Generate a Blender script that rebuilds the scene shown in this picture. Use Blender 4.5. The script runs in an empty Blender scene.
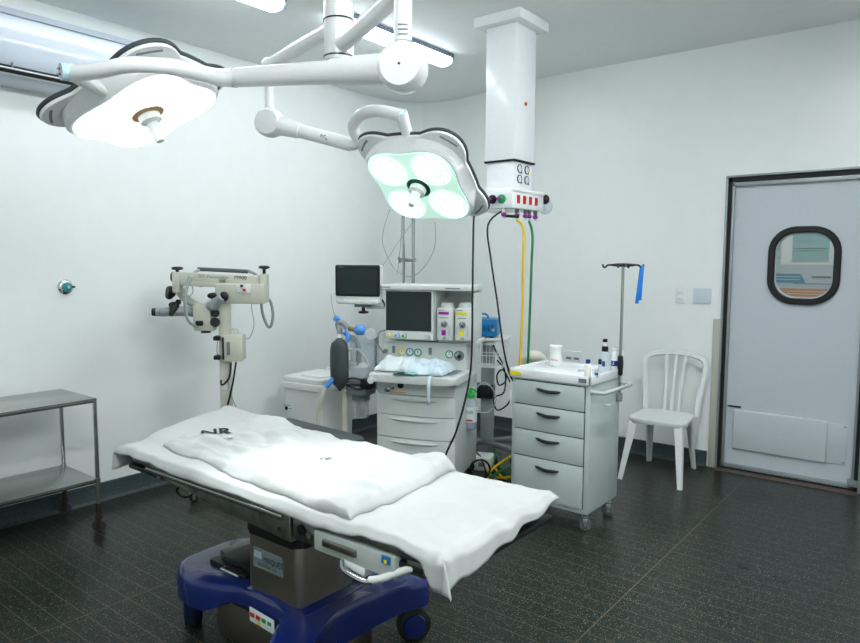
import bpy, bmesh, math, random
from mathutils import Vector, Matrix, noise
random.seed(4)
S = bpy.context.scene
COL = S.collection
PI = math.pi

# ------------------------------------------------------------------ camera
CAM_H = 1.5
YAW, PITCH, ROLL, FOC = math.radians(-38.148), math.radians(-4.942), math.radians(0.282), 681.6
fw = Vector((math.sin(YAW)*math.cos(PITCH), math.cos(YAW)*math.cos(PITCH), math.sin(PITCH)))
rt0 = Vector((math.cos(YAW), -math.sin(YAW), 0)); up0 = rt0.cross(fw)
RT = rt0*math.cos(ROLL)+up0*math.sin(ROLL); UP = -rt0*math.sin(ROLL)+up0*math.cos(ROLL)
CP = Vector((0, 0, CAM_H))
cam_data = bpy.data.cameras.new('camera'); cam = bpy.data.objects.new('camera', cam_data)
COL.objects.link(cam)
cam.matrix_world = Matrix.Translation(CP) @ Matrix((RT, UP, -fw)).transposed().to_4x4()
cam_data.sensor_width = 36; cam_data.lens = FOC/860*36; cam_data.clip_start = .05
S.camera = cam

# ------------------------------------------------------------------ exposure / world
S.view_settings.view_transform = 'Standard'; S.view_settings.look = 'None'
S.view_settings.gamma = 1; S.view_settings.exposure = 0.0; S.view_settings.use_curve_mapping = False
W = bpy.data.worlds.new('world'); S.world = W; W.use_nodes = True
W.node_tree.nodes['Background'].inputs[0].default_value = (.8, .95, 1, 1)
W.node_tree.nodes['Background'].inputs[1].default_value = .3
TUBE_W = 6.0      # watts of one fluorescent fitting
LAMP_A_W = 50.0   # spot of the left operating lamp
LAMP_B_W = 6.0

# ------------------------------------------------------------------ measuring helpers (camera ray to a plane)
def ray(x, y): return RT*((x-430)/FOC)+UP*((321.5-y)/FOC)+fw
def AD(x, y, D): return CP+ray(x, y)*D
def AZ(x, y, z): d = ray(x, y); return CP+d*((z-CAM_H)/d.z)
def AY(x, y, Y): d = ray(x, y); return CP+d*(Y/d.y)
def AX(x, y, X): d = ray(x, y); return CP+d*(X/d.x)

# ------------------------------------------------------------------ materials
def lin(c):
    return tuple(((v/12.92) if v <= .04045 else ((v+.055)/1.055)**2.4) for v in [k/255 for k in c])+(1,)
MATS = {}
def mat(name, rgb, rough=.5, metal=0, emit=0, alpha=1, trans=0, spec=.5, bump=0, bscale=40, var=0, ecol=None, coat=0, ior=1.45):
    if name in MATS: return MATS[name]
    m = bpy.data.materials.new(name); m.use_nodes = True; nt = m.node_tree
    b = nt.nodes['Principled BSDF']; c = lin(rgb)
    b.inputs['Base Color'].default_value = c; b.inputs['Roughness'].default_value = rough
    b.inputs['Metallic'].default_value = metal; b.inputs['Specular IOR Level'].default_value = spec
    b.inputs['Transmission Weight'].default_value = trans; b.inputs['Alpha'].default_value = alpha
    b.inputs['Coat Weight'].default_value = coat; b.inputs['IOR'].default_value = ior
    if emit:
        b.inputs['Emission Color'].default_value = lin(ecol or rgb); b.inputs['Emission Strength'].default_value = emit
    tc = nt.nodes.new('ShaderNodeTexCoord')
    n = nt.nodes.new('ShaderNodeTexNoise'); n.inputs['Scale'].default_value = bscale; n.inputs['Detail'].default_value = 4
    nt.links.new(tc.outputs['Object'], n.inputs['Vector'])
    v = var if var else .03
    mx = nt.nodes.new('ShaderNodeMixRGB'); mx.blend_type = 'MULTIPLY'; mx.inputs[0].default_value = 1
    rp = nt.nodes.new('ShaderNodeValToRGB'); rp.color_ramp.elements[0].position = .3; rp.color_ramp.elements[1].position = .7
    rp.color_ramp.elements[0].color = (1-v, 1-v, 1-v, 1); rp.color_ramp.elements[1].color = (1, 1, 1, 1)
    nt.links.new(n.outputs['Fac'], rp.inputs[0]); mx.inputs[1].default_value = c
    nt.links.new(rp.outputs[0], mx.inputs[2]); nt.links.new(mx.outputs[0], b.inputs['Base Color'])
    if bump:
        bp = nt.nodes.new('ShaderNodeBump'); bp.inputs['Strength'].default_value = bump; bp.inputs['Distance'].default_value = .004
        nt.links.new(n.outputs['Fac'], bp.inputs['Height']); nt.links.new(bp.outputs[0], b.inputs['Normal'])
    MATS[name] = m; return m

wall_m = mat('wall_paint', (238, 243, 241), .32, bump=.03, bscale=9, var=.02)
ceil_m = mat('ceiling_paint', (246, 250, 249), .6, bump=.03, bscale=20)
white = mat('white_enamel', (236, 241, 243), .25, coat=.3)
offwhite = mat('off_white_plastic', (234, 238, 235), .4)
mach = mat('machine_plastic', (218, 224, 220), .42)
machg = mat('machine_grey_plastic', (196, 204, 201), .45)
black = mat('black_plastic', (16, 18, 19), .45)
rubber = mat('black_rubber', (22, 23, 24), .7)
darkgrey = mat('dark_grey_pad', (52, 60, 62), .6)
midgrey = mat('mid_grey_plastic', (120, 128, 130), .45)
steel = mat('stainless_steel', (176, 180, 176), .26, 1, bscale=12, var=.12)
brushed = mat('brushed_steel', (158, 150, 138), .38, 1, bscale=60, var=.1)
dsteel = mat('worn_steel', (150, 150, 142), .35, 1, bscale=25, var=.35)
chrome = mat('chrome', (210, 214, 214), .12, 1)
bluep = mat('blue_base_plastic', (14, 35, 104), .22, coat=.5)
clothm = mat('white_cotton', (192, 196, 194), .85, bump=.15, bscale=220)
screen = mat('dark_screen_glass', (22, 36, 38), .18, coat=.4)
cream = mat('cream_enamel', (206, 208, 193), .38)
lens_grey = mat('grey_lens_tube', (168, 176, 180), .3)
vinyl = mat('pale_enamel_cabinet', (186, 199, 196), .38)
chairm = mat('white_plastic_chair', (220, 225, 224), .42)
clear = mat('clear_plastic', (225, 236, 240), .08, alpha=.32, spec=.6)
clearb = mat('bluish_clear_plastic', (205, 220, 228), .15, alpha=.5)
doorm = mat('door_panel_laminate', (192, 201, 208), .42)
alum = mat('aluminium_trim', (150, 160, 160), .42, .35)
blued = mat('blue_enamel_box', (18, 118, 176), .35)
bluec = mat('light_blue_plastic', (90, 160, 235), .4)
strapb = mat('bright_blue_rubber', (20, 120, 205), .5)
purple = mat('purple_marking', (150, 30, 150), .5)
yellow = mat('yellow_marking', (240, 222, 20), .5)
green = mat('green_marking', (20, 160, 90), .5)
redm = mat('red_marking', (200, 40, 30), .5)
greenc = mat('green_cap', (30, 190, 80), .45)
hoseY = mat('yellow_hose', (226, 192, 24), .45)
hoseG = mat('green_hose', (14, 120, 70), .45)
hoseW = mat('ribbed_hose_plastic', (222, 222, 208), .5)
greyw = mat('grey_cable', (150, 158, 160), .5)
inkb = mat('black_ink', (28, 30, 32), .8)
rust = mat('rusty_metal', (66, 50, 42), .7, .3, bscale=60, var=.4)
bagm = mat('dark_breathing_bag', (60, 70, 70), .5)
tube_fill = mat('fill_tube_glow', (235, 250, 255), .4, emit=60, ecol=(248, 251, 254))  # strong glow, only for the added fittings out of view
tube_m = mat('lit_tube', (235, 250, 255), .4, emit=9, ecol=(238, 248, 255))
navy = mat('navy_print', (30, 50, 130), .5)
orange = mat('orange_print', (215, 140, 60), .5)
teal = mat('teal_print', (60, 150, 175), .5)
paleteal = mat('pale_teal_print', (150, 195, 195), .5)
greyprint = mat('grey_print', (110, 120, 125), .6)
paper = mat('white_paper', (232, 240, 242), .7)

def floor_mat():
    m = bpy.data.materials.new('dark_terrazzo'); m.use_nodes = True; nt = m.node_tree; N = nt.nodes; L = nt.links
    b = N['Principled BSDF']; tc = N.new('ShaderNodeTexCoord')
    def vor(scale, thr0, thr1):
        v = N.new('ShaderNodeTexVoronoi'); v.inputs['Scale'].default_value = scale; L.new(tc.outputs['Object'], v.inputs['Vector'])
        r = N.new('ShaderNodeValToRGB'); r.color_ramp.elements[0].position = thr0; r.color_ramp.elements[1].position = thr1
        r.color_ramp.elements[0].color = (1, 1, 1, 1); r.color_ramp.elements[1].color = (0, 0, 0, 1)
        L.new(v.outputs['Distance'], r.inputs[0])
        # only some of the chips are pale
        s = N.new('ShaderNodeSeparateColor'); L.new(v.outputs['Color'], s.inputs[0])
        g = N.new('ShaderNodeMath'); g.operation = 'GREATER_THAN'; g.inputs[1].default_value = .45; L.new(s.outputs[0], g.inputs[0])
        mu = N.new('ShaderNodeMath'); mu.operation = 'MULTIPLY'; L.new(r.outputs[0], mu.inputs[0]); L.new(g.outputs[0], mu.inputs[1])
        return mu
    v1 = vor(72, .15, .24); v2 = vor(150, .2, .32)
    ad = N.new('ShaderNodeMath'); ad.operation = 'MAXIMUM'; L.new(v1.outputs[0], ad.inputs[0]); L.new(v2.outputs[0], ad.inputs[1])
    n = N.new('ShaderNodeTexNoise'); n.inputs['Scale'].default_value = 1.3; n.inputs['Detail'].default_value = 3; L.new(tc.outputs['Object'], n.inputs['Vector'])
    base = N.new('ShaderNodeMixRGB'); L.new(n.outputs['Fac'], base.inputs[0])
    base.inputs[1].default_value = lin((18, 25, 23)); base.inputs[2].default_value = lin((28, 34, 31))
    mx = N.new('ShaderNodeMixRGB'); L.new(ad.outputs[0], mx.inputs[0]); L.new(base.outputs[0], mx.inputs[1]); mx.inputs[2].default_value = lin((120, 124, 114))
    # divider strips: lines along X every .092 m, along Y every 1.72 m
    sep = N.new('ShaderNodeSeparateXYZ'); L.new(tc.outputs['Object'], sep.inputs[0])
    def line(axis, off, per, w):
        a = N.new('ShaderNodeMath'); a.operation = 'ADD'; a.inputs[1].default_value = off; L.new(sep.outputs[axis], a.inputs[0])
        d = N.new('ShaderNodeMath'); d.operation = 'DIVIDE'; d.inputs[1].default_value = per; L.new(a.outputs[0], d.inputs[0])
        f = N.new('ShaderNodeMath'); f.operation = 'FRACT'; L.new(d.outputs[0], f.inputs[0])
        l = N.new('ShaderNodeMath'); l.operation = 'LESS_THAN'; l.inputs[1].default_value = w/per; L.new(f.outputs[0], l.inputs[0])
        return l
    l1 = line(1, 100*.0925-1.193+.0015, .0925, .0030); l2 = line(0, 1.722*20+1.141, 1.722, .0045)
    mm = N.new('ShaderNodeMath'); mm.operation = 'MAXIMUM'; L.new(l1.outputs[0], mm.inputs[0]); L.new(l2.outputs[0], mm.inputs[1])
    mu = N.new('ShaderNodeMath'); mu.operation = 'MULTIPLY'; mu.inputs[1].default_value = .8; L.new(mm.outputs[0], mu.inputs[0])
    m2 = N.new('ShaderNodeMixRGB'); L.new(mu.outputs[0], m2.inputs[0]); L.new(mx.outputs[0], m2.inputs[1]); m2.inputs[2].default_value = lin((112, 100, 76))
    L.new(m2.outputs[0], b.inputs['Base Color'])
    rr = N.new('ShaderNodeMapRange'); L.new(n.outputs['Fac'], rr.inputs[0]); rr.inputs[3].default_value = .22; rr.inputs[4].default_value = .38
    L.new(rr.outputs[0], b.inputs['Roughness']); b.inputs['Specular IOR Level'].default_value = .22
    return m
floor_m = floor_mat()
def base_mat():
    m = bpy.data.materials.new('terrazzo_skirting'); m.use_nodes = True; nt = m.node_tree; N = nt.nodes; L = nt.links
    b = N['Principled BSDF']; tc = N.new('ShaderNodeTexCoord'); v = N.new('ShaderNodeTexVoronoi'); v.inputs['Scale'].default_value = 110
    L.new(tc.outputs['Object'], v.inputs['Vector']); r = N.new('ShaderNodeValToRGB'); L.new(v.outputs['Distance'], r.inputs[0])
    r.color_ramp.elements[0].color = lin((120, 130, 128)); r.color_ramp.elements[1].color = lin((52, 64, 68)); r.color_ramp.elements[0].position = .12; r.color_ramp.elements[1].position = .24
    L.new(r.outputs[0], b.inputs['Base Color']); b.inputs['Roughness'].default_value = .4
    return m
base_m = base_mat()

# ------------------------------------------------------------------ mesh builder
class B:
    def __init__(s): s.bm = bmesh.new(); s.mats = []
    def mi(s, m):
        if m not in s.mats: s.mats.append(m)
        return s.mats.index(m)
    def _fin(s, faces, m):
        i = s.mi(m)
        for f in faces: f.material_index = i
    def box(s, c, d, m, bev=0, rot=None, seg=2):
        before = set(s.bm.faces)
        M = Matrix.Translation(c) @ (rot.to_4x4() if rot else Matrix.Identity(4)) @ Matrix.Diagonal((d[0], d[1], d[2], 1))
        r = bmesh.ops.create_cube(s.bm, size=1, matrix=M)
        if bev > 0:
            ed = {e for v in r['verts'] for e in v.link_edges}
            bmesh.ops.bevel(s.bm, geom=list(ed), offset=min(bev, min(d)*.48), segments=seg, affect='EDGES', profile=.5)
        s._fin([f for f in s.bm.faces if f not in before], m); return s
    def frame(s, ax):
        ax = Vector(ax).normalized(); t = Vector((0, 0, 1)) if abs(ax.z) < .9 else Vector((1, 0, 0))
        a = ax.cross(t).normalized(); return a, ax.cross(a)
    def ring(s, c, a, b, r, n, r2=None):
        r2 = r if r2 is None else r2
        return [s.bm.verts.new(c+a*(r*math.cos(2*PI*k/n))+b*(r2*math.sin(2*PI*k/n))) for k in range(n)]
    def loft(s, rings, m, caps=True, closed=False):
        fs = []; n = len(rings[0]); R = len(rings)
        for i in range(R if closed else R-1):
            p, q = rings[i], rings[(i+1) % R]
            for k in range(n):
                try: fs.append(s.bm.faces.new((p[k], p[(k+1) % n], q[(k+1) % n], q[k])))
                except ValueError: pass
        if caps and not closed:
            for rg in (rings[0][::-1], rings[-1]):
                try: fs.append(s.bm.faces.new(rg))
                except ValueError: pass
        s._fin(fs, m); return fs
    def cyl(s, p0, p1, r0, m, r1=None, n=20):
        p0, p1 = Vector(p0), Vector(p1); a, b = s.frame(p1-p0); r1 = r0 if r1 is None else r1
        s.loft([s.ring(p0, a, b, r0, n), s.ring(p1, a, b, r1, n)], m); return s
    def lathe(s, prof, m, o=(0, 0, 0), ax=(0, 0, 1), n=24, mm=None):
        o = Vector(o); ax = Vector(ax).normalized(); a, b = s.frame(ax)
        rs = [s.ring(o+ax*z, a, b, max(r, 1e-4), n) for r, z in prof]
        if mm:
            for i in range(len(rs)-1): s.loft(rs[i:i+2], mm[i], caps=False)
            s.loft([rs[0]], mm[0]); 
            try: s._fin([s.bm.faces.new(rs[0][::-1])], mm[0]); s._fin([s.bm.faces.new(rs[-1])], mm[-1])
            except ValueError: pass
        else: s.loft(rs, m)
        return s
    def tube(s, pts, r, m, n=10, closed=False, smooth=0, radii=None):
        pts = [Vector(p) for p in pts]
        if smooth:
            out = []; N = len(pts); rad = []
            rng = range(N) if closed else range(N-1)
            for i in rng:
                g = (lambda k: pts[k % N]) if closed else (lambda k: pts[max(0, min(N-1, k))])
                p0, p1, p2, p3 = g(i-1), g(i), g(i+1), g(i+2)
                for j in range(smooth):
                    t = j/smooth
                    out.append(.5*((2*p1)+(-p0+p2)*t+(2*p0-5*p1+4*p2-p3)*t*t+(-p0+3*p1-3*p2+p3)*t**3))
                    if radii: rad.append(radii[i]*(1-t)+radii[min(i+1, N-1)]*t)
            if not closed:
                out.append(pts[-1])
                if radii: rad.append(radii[-1])
            pts = out; radii = rad if radii else None
        N = len(pts); rings = []; prev = None
        for i, p in enumerate(pts):
            t = (pts[(i+1) % N]-pts[i-1]) if closed else (pts[min(i+1, N-1)]-pts[max(i-1, 0)])
            t = t.normalized()
            if prev is None: a, b = s.frame(t)
            else:
                a = (prev-t*prev.dot(t)); a = a.normalized() if a.length > 1e-6 else s.frame(t)[0]; b = t.cross(a)
            prev = a; rr = radii[i] if radii else r
            rings.append(s.ring(p, a, b, rr, n))
        s.loft(rings, m, closed=closed); return s
    def prism(s, out, z0, z1, m, M=None, bev=0, shrink=None):
        M = M or Matrix.Identity(4); before = set(s.bm.faces)
        vb = [s.bm.verts.new(M @ Vector((x, y, z0))) for x, y in out]
        k = shrink if shrink else 1
        vt = [s.bm.verts.new(M @ Vector((x*k, y*k, z1))) for x, y in out]
        n = len(out); fs = [s.bm.faces.new(vb[::-1]), s.bm.faces.new(vt)]
        for i in range(n): fs.append(s.bm.faces.new((vb[i], vb[(i+1) % n], vt[(i+1) % n], vt[i])))
        if bev > 0:
            ed = [e for e in set(fs[0].edges) | set(fs[1].edges)]
            bmesh.ops.bevel(s.bm, geom=ed, offset=bev, segments=3, affect='EDGES', profile=.5)
        s._fin([f for f in s.bm.faces if f not in before], m); return s
    def sphere(s, c, r, m, sc=(1, 1, 1), rot=None, u=20, v=12):
        before = set(s.bm.faces)
        M = Matrix.Translation(c) @ (rot.to_4x4() if rot else Matrix.Identity(4)) @ Matrix.Diagonal((r*sc[0], r*sc[1], r*sc[2], 1))
        bmesh.ops.create_uvsphere(s.bm, u_segments=u, v_segments=v, radius=1, matrix=M)
        s._fin([f for f in s.bm.faces if f not in before], m); return s
    def quad(s, pts, m):
        s._fin([s.bm.faces.new([s.bm.verts.new(Vector(p)) for p in pts])], m); return s
    def text(s, body, size, M, m, fn=None, squash=1, bold=0):
        cu = bpy.data.curves.new('t', 'FONT'); cu.body = body; cu.size = size; cu.align_x = 'CENTER'; cu.align_y = 'CENTER'; cu.extrude = 0; cu.offset = bold
        cu.resolution_u = 2
        o = bpy.data.objects.new('t', cu); COL.objects.link(o); bpy.context.view_layer.update()
        me = bpy.data.meshes.new_from_object(o)
        for v in me.vertices:
            v.co.x *= squash
            v.co = M @ v.co
            if fn: v.co = fn(v.co)
        before = set(s.bm.faces); s.bm.from_mesh(me)
        s._fin([f for f in s.bm.faces if f not in before], m)
        bpy.data.objects.remove(o); bpy.data.meshes.remove(me); bpy.data.curves.remove(cu); return s
    def make(s, name, parent=None, loc=(0, 0, 0), rot=None, ang=38, recalc=True):
        if recalc: bmesh.ops.recalc_face_normals(s.bm, faces=s.bm.faces)
        for f in s.bm.faces: f.smooth = True
        ca = math.radians(ang)
        for e in s.bm.edges:
            if len(e.link_faces) == 2 and e.calc_face_angle(0) > ca: e.smooth = False
        me = bpy.data.meshes.new(name); s.bm.to_mesh(me); s.bm.free()
        for m in s.mats: me.materials.append(m)
        o = bpy.data.objects.new(name, me); COL.objects.link(o)
        o.location = loc
        if rot: o.rotation_euler = rot
        if parent: o.parent = parent
        return o
def tag(o, label, cat, group=None):
    o['label'] = label; o['category'] = cat
    if group: o['group'] = group
    return o
def thing(name, label, cat, loc=(0, 0, 0), rz=0, group=None):
    o = bpy.data.objects.new(name, None); COL.objects.link(o); o.empty_display_size = .1
    o.location = loc; o.rotation_euler = (0, 0, rz); return tag(o, label, cat, group)
def struct(o): o['kind'] = 'structure'; return o
def rrect(w, h, r, n=6, cx=0, cy=0):
    out = []
    for sx, sy, a0 in ((1, 1, 0), (-1, 1, 90), (-1, -1, 180), (1, -1, 270)):
        for k in range(n+1):
            a = math.radians(a0+90*k/n); out.append((cx+sx*(w/2-r)+r*math.cos(a), cy+sy*(h/2-r)+r*math.sin(a)))
    return out
XZ = Matrix(((1, 0, 0, 0), (0, 0, 1, 0), (0, 1, 0, 0), (0, 0, 0, 1)))       # outline (x,z) extruded along +y
FRONT = Matrix(((1, 0, 0, 0), (0, 0, -1, 0), (0, 1, 0, 0), (0, 0, 0, 1)))   # text facing -y
RIGHTF = Matrix(((0, 0, 1, 0), (1, 0, 0, 0), (0, 1, 0, 0), (0, 0, 0, 1)))   # text facing +x

# ================================================================== ROOM
XW, YW, ZC = -4.21, 5.19, 3.06
XR, YF = 1.7, -1.6
ZC = 3.06
b = B(); b.box(((XW+XR)/2, (YW+YF)/2, -.05), (XR-XW+.3, YW-YF+.3, .1), floor_m); b.box((-.9, YW+.65, -.05), (2.6, 1.0, .1), floor_m)
struct(b.make('floor'))
b = B(); NCX = 30; gr = []
for i in range(NCX+1):
    x = XW-.1+(XR-XW+.2)*i/NCX; t_ = max(0, min(1, (x+4.6)/1.9)); z = 2.945+.105*t_*t_*(3-2*t_)
    gr.append([b.bm.verts.new(p) for p in ((x, YF-.1, z), (x, YW+.1, z), (x, YW+.1, z+.1), (x, YF-.1, z+.1))])
b.loft(gr, ceil_m); struct(b.make('ceiling'))
# left wall continues round the coved corner
RC = .62
pts = [(XW, YF-.1), (XW, YW-RC)]
arc = [(XW+RC-RC*math.cos(math.radians(a)), YW-RC+RC*math.sin(math.radians(a))) for a in range(0, 46, 5)]
b = B()
def wallstrip(b, P, z0, z1, m, flip=False, thick=.12, outdir=None):
    lo = []; hi = []
    for i, (x, y) in enumerate(P):
        lo.append((b.bm.verts.new((x, y, z0)), b.bm.verts.new((x, y, z1))))
    fs = []
    for i in range(len(P)-1):
        fs.append(b.bm.faces.new((lo[i][0], lo[i+1][0], lo[i+1][1], lo[i][1])))
    # outer skin
    O = []
    for i, (x, y) in enumerate(P):
        j0, j1 = max(0, i-1), min(len(P)-1, i+1); t = Vector((P[j1][0]-P[j0][0], P[j1][1]-P[j0][1], 0)).normalized()
        nn = Vector((-t.y, t.x, 0))*thick
        O.append((b.bm.verts.new((x+nn.x, y+nn.y, z0)), b.bm.verts.new((x+nn.x, y+nn.y, z1))))
    for i in range(len(P)-1):
        fs.append(b.bm.faces.new((O[i][1], O[i+1][1], O[i+1][0], O[i][0])))
        fs.append(b.bm.faces.new((lo[i][1], lo[i+1][1], O[i+1][1], O[i][1]))); fs.append(b.bm.faces.new((O[i][0], O[i+1][0], lo[i+1][0], lo[i][0])))
    for i in (0, len(P)-1): fs.append(b.bm.faces.new((lo[i][0], lo[i][1], O[i][1], O[i][0])))
    b._fin(fs, m)
left_path = [(XW, YF-.1)]+arc
arc2 = [(XW+RC-RC*math.cos(math.radians(a)), YW-RC+RC*math.sin(math.radians(a))) for a in range(45, 91, 5)]
DX0, DX1, DZ = -1.372, -.485, 2.108
wallstrip(b, left_path, 0, ZC, wall_m); struct(b.make('wall_left'))
b = B(); wallstrip(b, arc2+[(DX0, YW)], 0, ZC, wall_m)
b.box(((DX0+DX1)/2, YW+.06, (DZ+ZC)/2), (DX1-DX0, .12, ZC-DZ), wall_m)
b.box(((DX1+XR)/2+.05, YW+.06, ZC/2), (XR-DX1+.1, .12, ZC), wall_m); struct(b.make('wall_back'))
b = B(); b.box((XR+.06, (YW+YF)/2, ZC/2), (.12, YW-YF, ZC), wall_m); struct(b.make('wall_right'))
b = B(); b.box(((XR+XW)/2, YF-.06, ZC/2), (XR-XW, .12, ZC), wall_m); struct(b.make('wall_front'))
# corridor wall beyond the door window
b = B(); b.box((-.9, YW+1.1, 1.5), (2.6, .08, 3), wall_m); b.box((-2.2, YW+.6, 1.5), (.06, 1.0, 3), wall_m); b.box((.4, YW+.6, 1.5), (.06, 1.0, 3), wall_m)
b.box((-.9, YW+.6, 3.03), (2.6, 1.0, .06), wall_m); struct(b.make('wall_corridor'))
# skirting
def skirting(name, P):
    b = B(); q = []
    for (x, y), (nx, ny) in P:
        q.append([b.bm.verts.new((x+nx*d, y+ny*d, z)) for d, z in ((0.0, 0), (.035, 0), (.016, .012), (.01, .03), (.009, .108), (0, .112))])
    b.loft(q, base_m); o = b.make(name); return struct(o)
skirting('baseboard_left', [((XW, YF), (1, 0)), ((XW, YW-RC), (1, 0))]+[((XW+RC-RC*math.cos(math.radians(a)), YW-RC+RC*math.sin(math.radians(a))), (math.cos(math.radians(a)), -math.sin(math.radians(a)))) for a in range(5, 46, 5)])
skirting('baseboard_back', [((XW+RC-RC*math.cos(math.radians(a)), YW-RC+RC*math.sin(math.radians(a))), (math.cos(math.radians(a)), -math.sin(math.radians(a)))) for a in range(45, 91, 5)]+[((DX0-.075, YW), (0, -1))])
skirting('baseboard_right', [((DX1+.06, YW), (0, -1)), ((XR, YW), (0, -1))])
# trim strip on the left of the door and metal jamb edge
b = B(); b.box((DX0-.038, YW-.006, .55), (.05, .03, 1.1), mat('beige_edge_strip', (178, 182, 168), .5), .003); struct(b.make('trim_1'))
b = B()
b.box((DX0-.006, YW-.004, DZ/2+.004), (.014, .04, DZ+.02), alum, .002); b.box(((DX0+DX1)/2, YW-.004, DZ+.01), (DX1-DX0+.026, .04, .014), alum, .002)
b.box((DX1+.006, YW-.004, DZ/2+.004), (.014, .04, DZ+.02), alum, .002); struct(b.make('trim_2'))
b = B(); b.box(((DX0+DX1)/2, YW-.03, .004), (DX1-DX0, .11, .008), mat('brown_threshold', (84, 74, 66), .6), .002); struct(b.make('trim_3'))

# ---- swing door
door = bpy.data.objects.new('door_1', None); COL.objects.link(door); struct(door); door.location = ((DX0+DX1)/2, YW+.03, 0)
dcx = (DX0+DX1)/2; dw = DX1-DX0
WX, WZ, WW, WH = -.875-dcx, 1.492, .37, .45
def door_panel():
    b = B(); L = dw/2-.034; z0, z1 = .028, DZ-.036
    w = rrect(WW-.02, WH-.02, .13, 8, WX, WZ)
    # panel with hole: front and back skins bridged
    for y in (0, .035):
        vs = [b.bm.verts.new((x, y, z)) for x, z in w]; n = len(w)
        cor = [b.bm.verts.new(p) for p in ((L, y, z1), (-L, y, z1), (-L, y, z0), (L, y, z0))]
        q = n//4; fs = []
        for k in range(4):
            seg = [vs[(k*q+j) % n] for j in range(q)]
            for j in range(q-1): fs.append(b.bm.faces.new((cor[k], seg[j], seg[j+1])))
            nx = vs[((k+1)*q) % n]; fs.append(b.bm.faces.new((cor[k], seg[-1], nx, cor[(k+1) % 4])))
        b._fin(fs, doorm)
        if y == 0: A = (vs, cor)
        else: Bq = (vs, cor)
    fs = []
    for s_ in (0, 1):
        n = len(A[s_])
        for k in range(n): fs.append(b.bm.faces.new((A[s_][k], A[s_][(k+1) % n], Bq[s_][(k+1) % n], Bq[s_][k])))
    b._fin(fs, doorm); return b.make('door_leaf', door)
door_panel()
b = B(); L = dw/2
for x in (-L+.03, L-.03): b.box((x, -.003, DZ/2), (.022, .05, DZ-.035), alum, .003)
b.box((0, -.003, DZ-.046), (dw-.05, .05, .028), alum, .003); b.box((0, -.003, .03), (dw-.05, .05, .03), alum, .003)
b.make('edge_trim', door)
b = B()
for x in (-L+.012, L-.012): b.box((x, -.006, DZ/2), (.026, .06, DZ), rubber)
b.box((0, -.006, DZ-.009), (dw, .06, .034), rubber); b.box((0, -.008, .012), (dw-.01, .04, .018), rubber); b.make('rubber_gasket', door)
def ring_prism(b, w, h, r, t, y0, y1, m, cx, cz, n=8):
    o = rrect(w, h, r, n, cx, cz); i = rrect(w-2*t, h-2*t, r-t, n, cx, cz)
    prof = [(o, y1), (o, y0+.006), ([(a*.85+c*.15, b_*.85+d*.15) for (a, b_), (c, d) in zip(o, i)], y0), ([(a*.15+c*.85, b_*.15+d*.85) for (a, b_), (c, d) in zip(o, i)], y0), (i, y0+.006), (i, y1)]
    rings = [[b.bm.verts.new((x, y, z)) for x, z in P] for P, y in prof]
    b.loft(rings, m, closed=True)
b = B(); ring_prism(b, WW+.07, WH+.08, .17, .042, -.03, .04, mat('seal_rubber', (13, 14, 15), .6), WX, WZ); b.make('window_seal', door)
b = B(); b.prism(rrect(WW-.016, WH-.016, .13, 8, WX, WZ), .012, .018, mat('window_glass', (225, 240, 240), .03, alpha=.07, spec=.8), XZ); b.make('window_pane', door)
b = B(); b.box((-.05, -.012, .305), (.6, .024, .29), doorm, .01, seg=3); b.make('kick_plate', door)
b = B(); b.box((.30, -.003, .30), (.13, .006, .275), doorm, .002)
for z in (.18, .42): b.cyl((.35, -.007, z), (.35, -.003, z), .006, midgrey)
b.make('kick_backplate', door)
b = B(); b.box((-.348, -.004, .468), (.09, .008, .012), black, .003); b.make('latch_slot', door)
b = B(); b.box((dw/2-.03, -.03, .06), (.06, .05, .045), midgrey, .006); b.box((dw/2-.03, -.03, DZ-.05), (.05, .05, .07), black, .006); b.make('pivot_bracket', door)
# posters on the corridor wall
def poster(name, x, z, w, h, label, rows):
    b = B(); b.box((0, 0, 0), (w, .003, h), paper)
    for (rx, rz, rw, rh, m) in rows: b.box((rx*w, -.002, rz*h), (rw*w, .001, rh*h), m)
    o = b.make(name, loc=(x, YW+1.057, z)); return tag(o, label, 'poster')
pz = AY(811, 240, YW+1.05); py = AY(800, 283, YW+1.05); pl = AY(775, 250, YW+1.05)
poster('notice_poster', pz.x, pz.z, .27, .34, 'pale teal notice seen through the door window, the upper right one', [(0, 0, .98, .98, paleteal), (0, .42, .95, .1, teal), (-.1, .3, .6, .02, greyprint), (0, .2, .85, .02, greyprint), (0, .15, .8, .02, greyprint), (-.2, -.02, .4, .02, greyprint), (0, -.2, .8, .02, greyprint), (0, -.26, .7, .02, greyprint)])
poster('notice_poster', pl.x-.02, pl.z-.03, .14, .34, 'narrow pale notice seen through the door window at its left edge', [(0, .0, .95, .97, mat('pale_green_print', (190, 214, 210), .6)), (0, .3, .8, .02, greyprint), (0, .1, .8, .02, greyprint), (0, -.1, .8, .02, greyprint)])
def poster2():
    b = B(); b.box((0, 0, 0), (.52, .003, .3), mat('grey_white_print', (196, 208, 214), .6))
    b.prism([(-.26, .0), (.04, .0), (0, .075), (-.26, .075)], -.004, -.002, teal, XZ); b.box((.1, -.003, -.004), (.3, .001, .006), teal)
    b.prism([(-.2, -.12), (.23, -.12), (.23, -.045), (-.15, -.045)], -.004, -.002, orange, XZ)
    for z in (-.068, -.09): b.box((.06, -.005, z), (.3, .001, .004), paper)
    for z in (.05, .027): b.box((-.1, -.005, z), (.2, .001, .004), paper)
    b.box((.15, -.003, .05), (.14, .001, .016), greyprint); b.box((-.03, -.003, -.14), (.12, .001, .014), green)
    tag(b.make('notice_poster', loc=(py.x, YW+1.057, py.z)), 'wide notice with blue and orange banners seen low through the door window', 'poster')
poster2()
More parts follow.
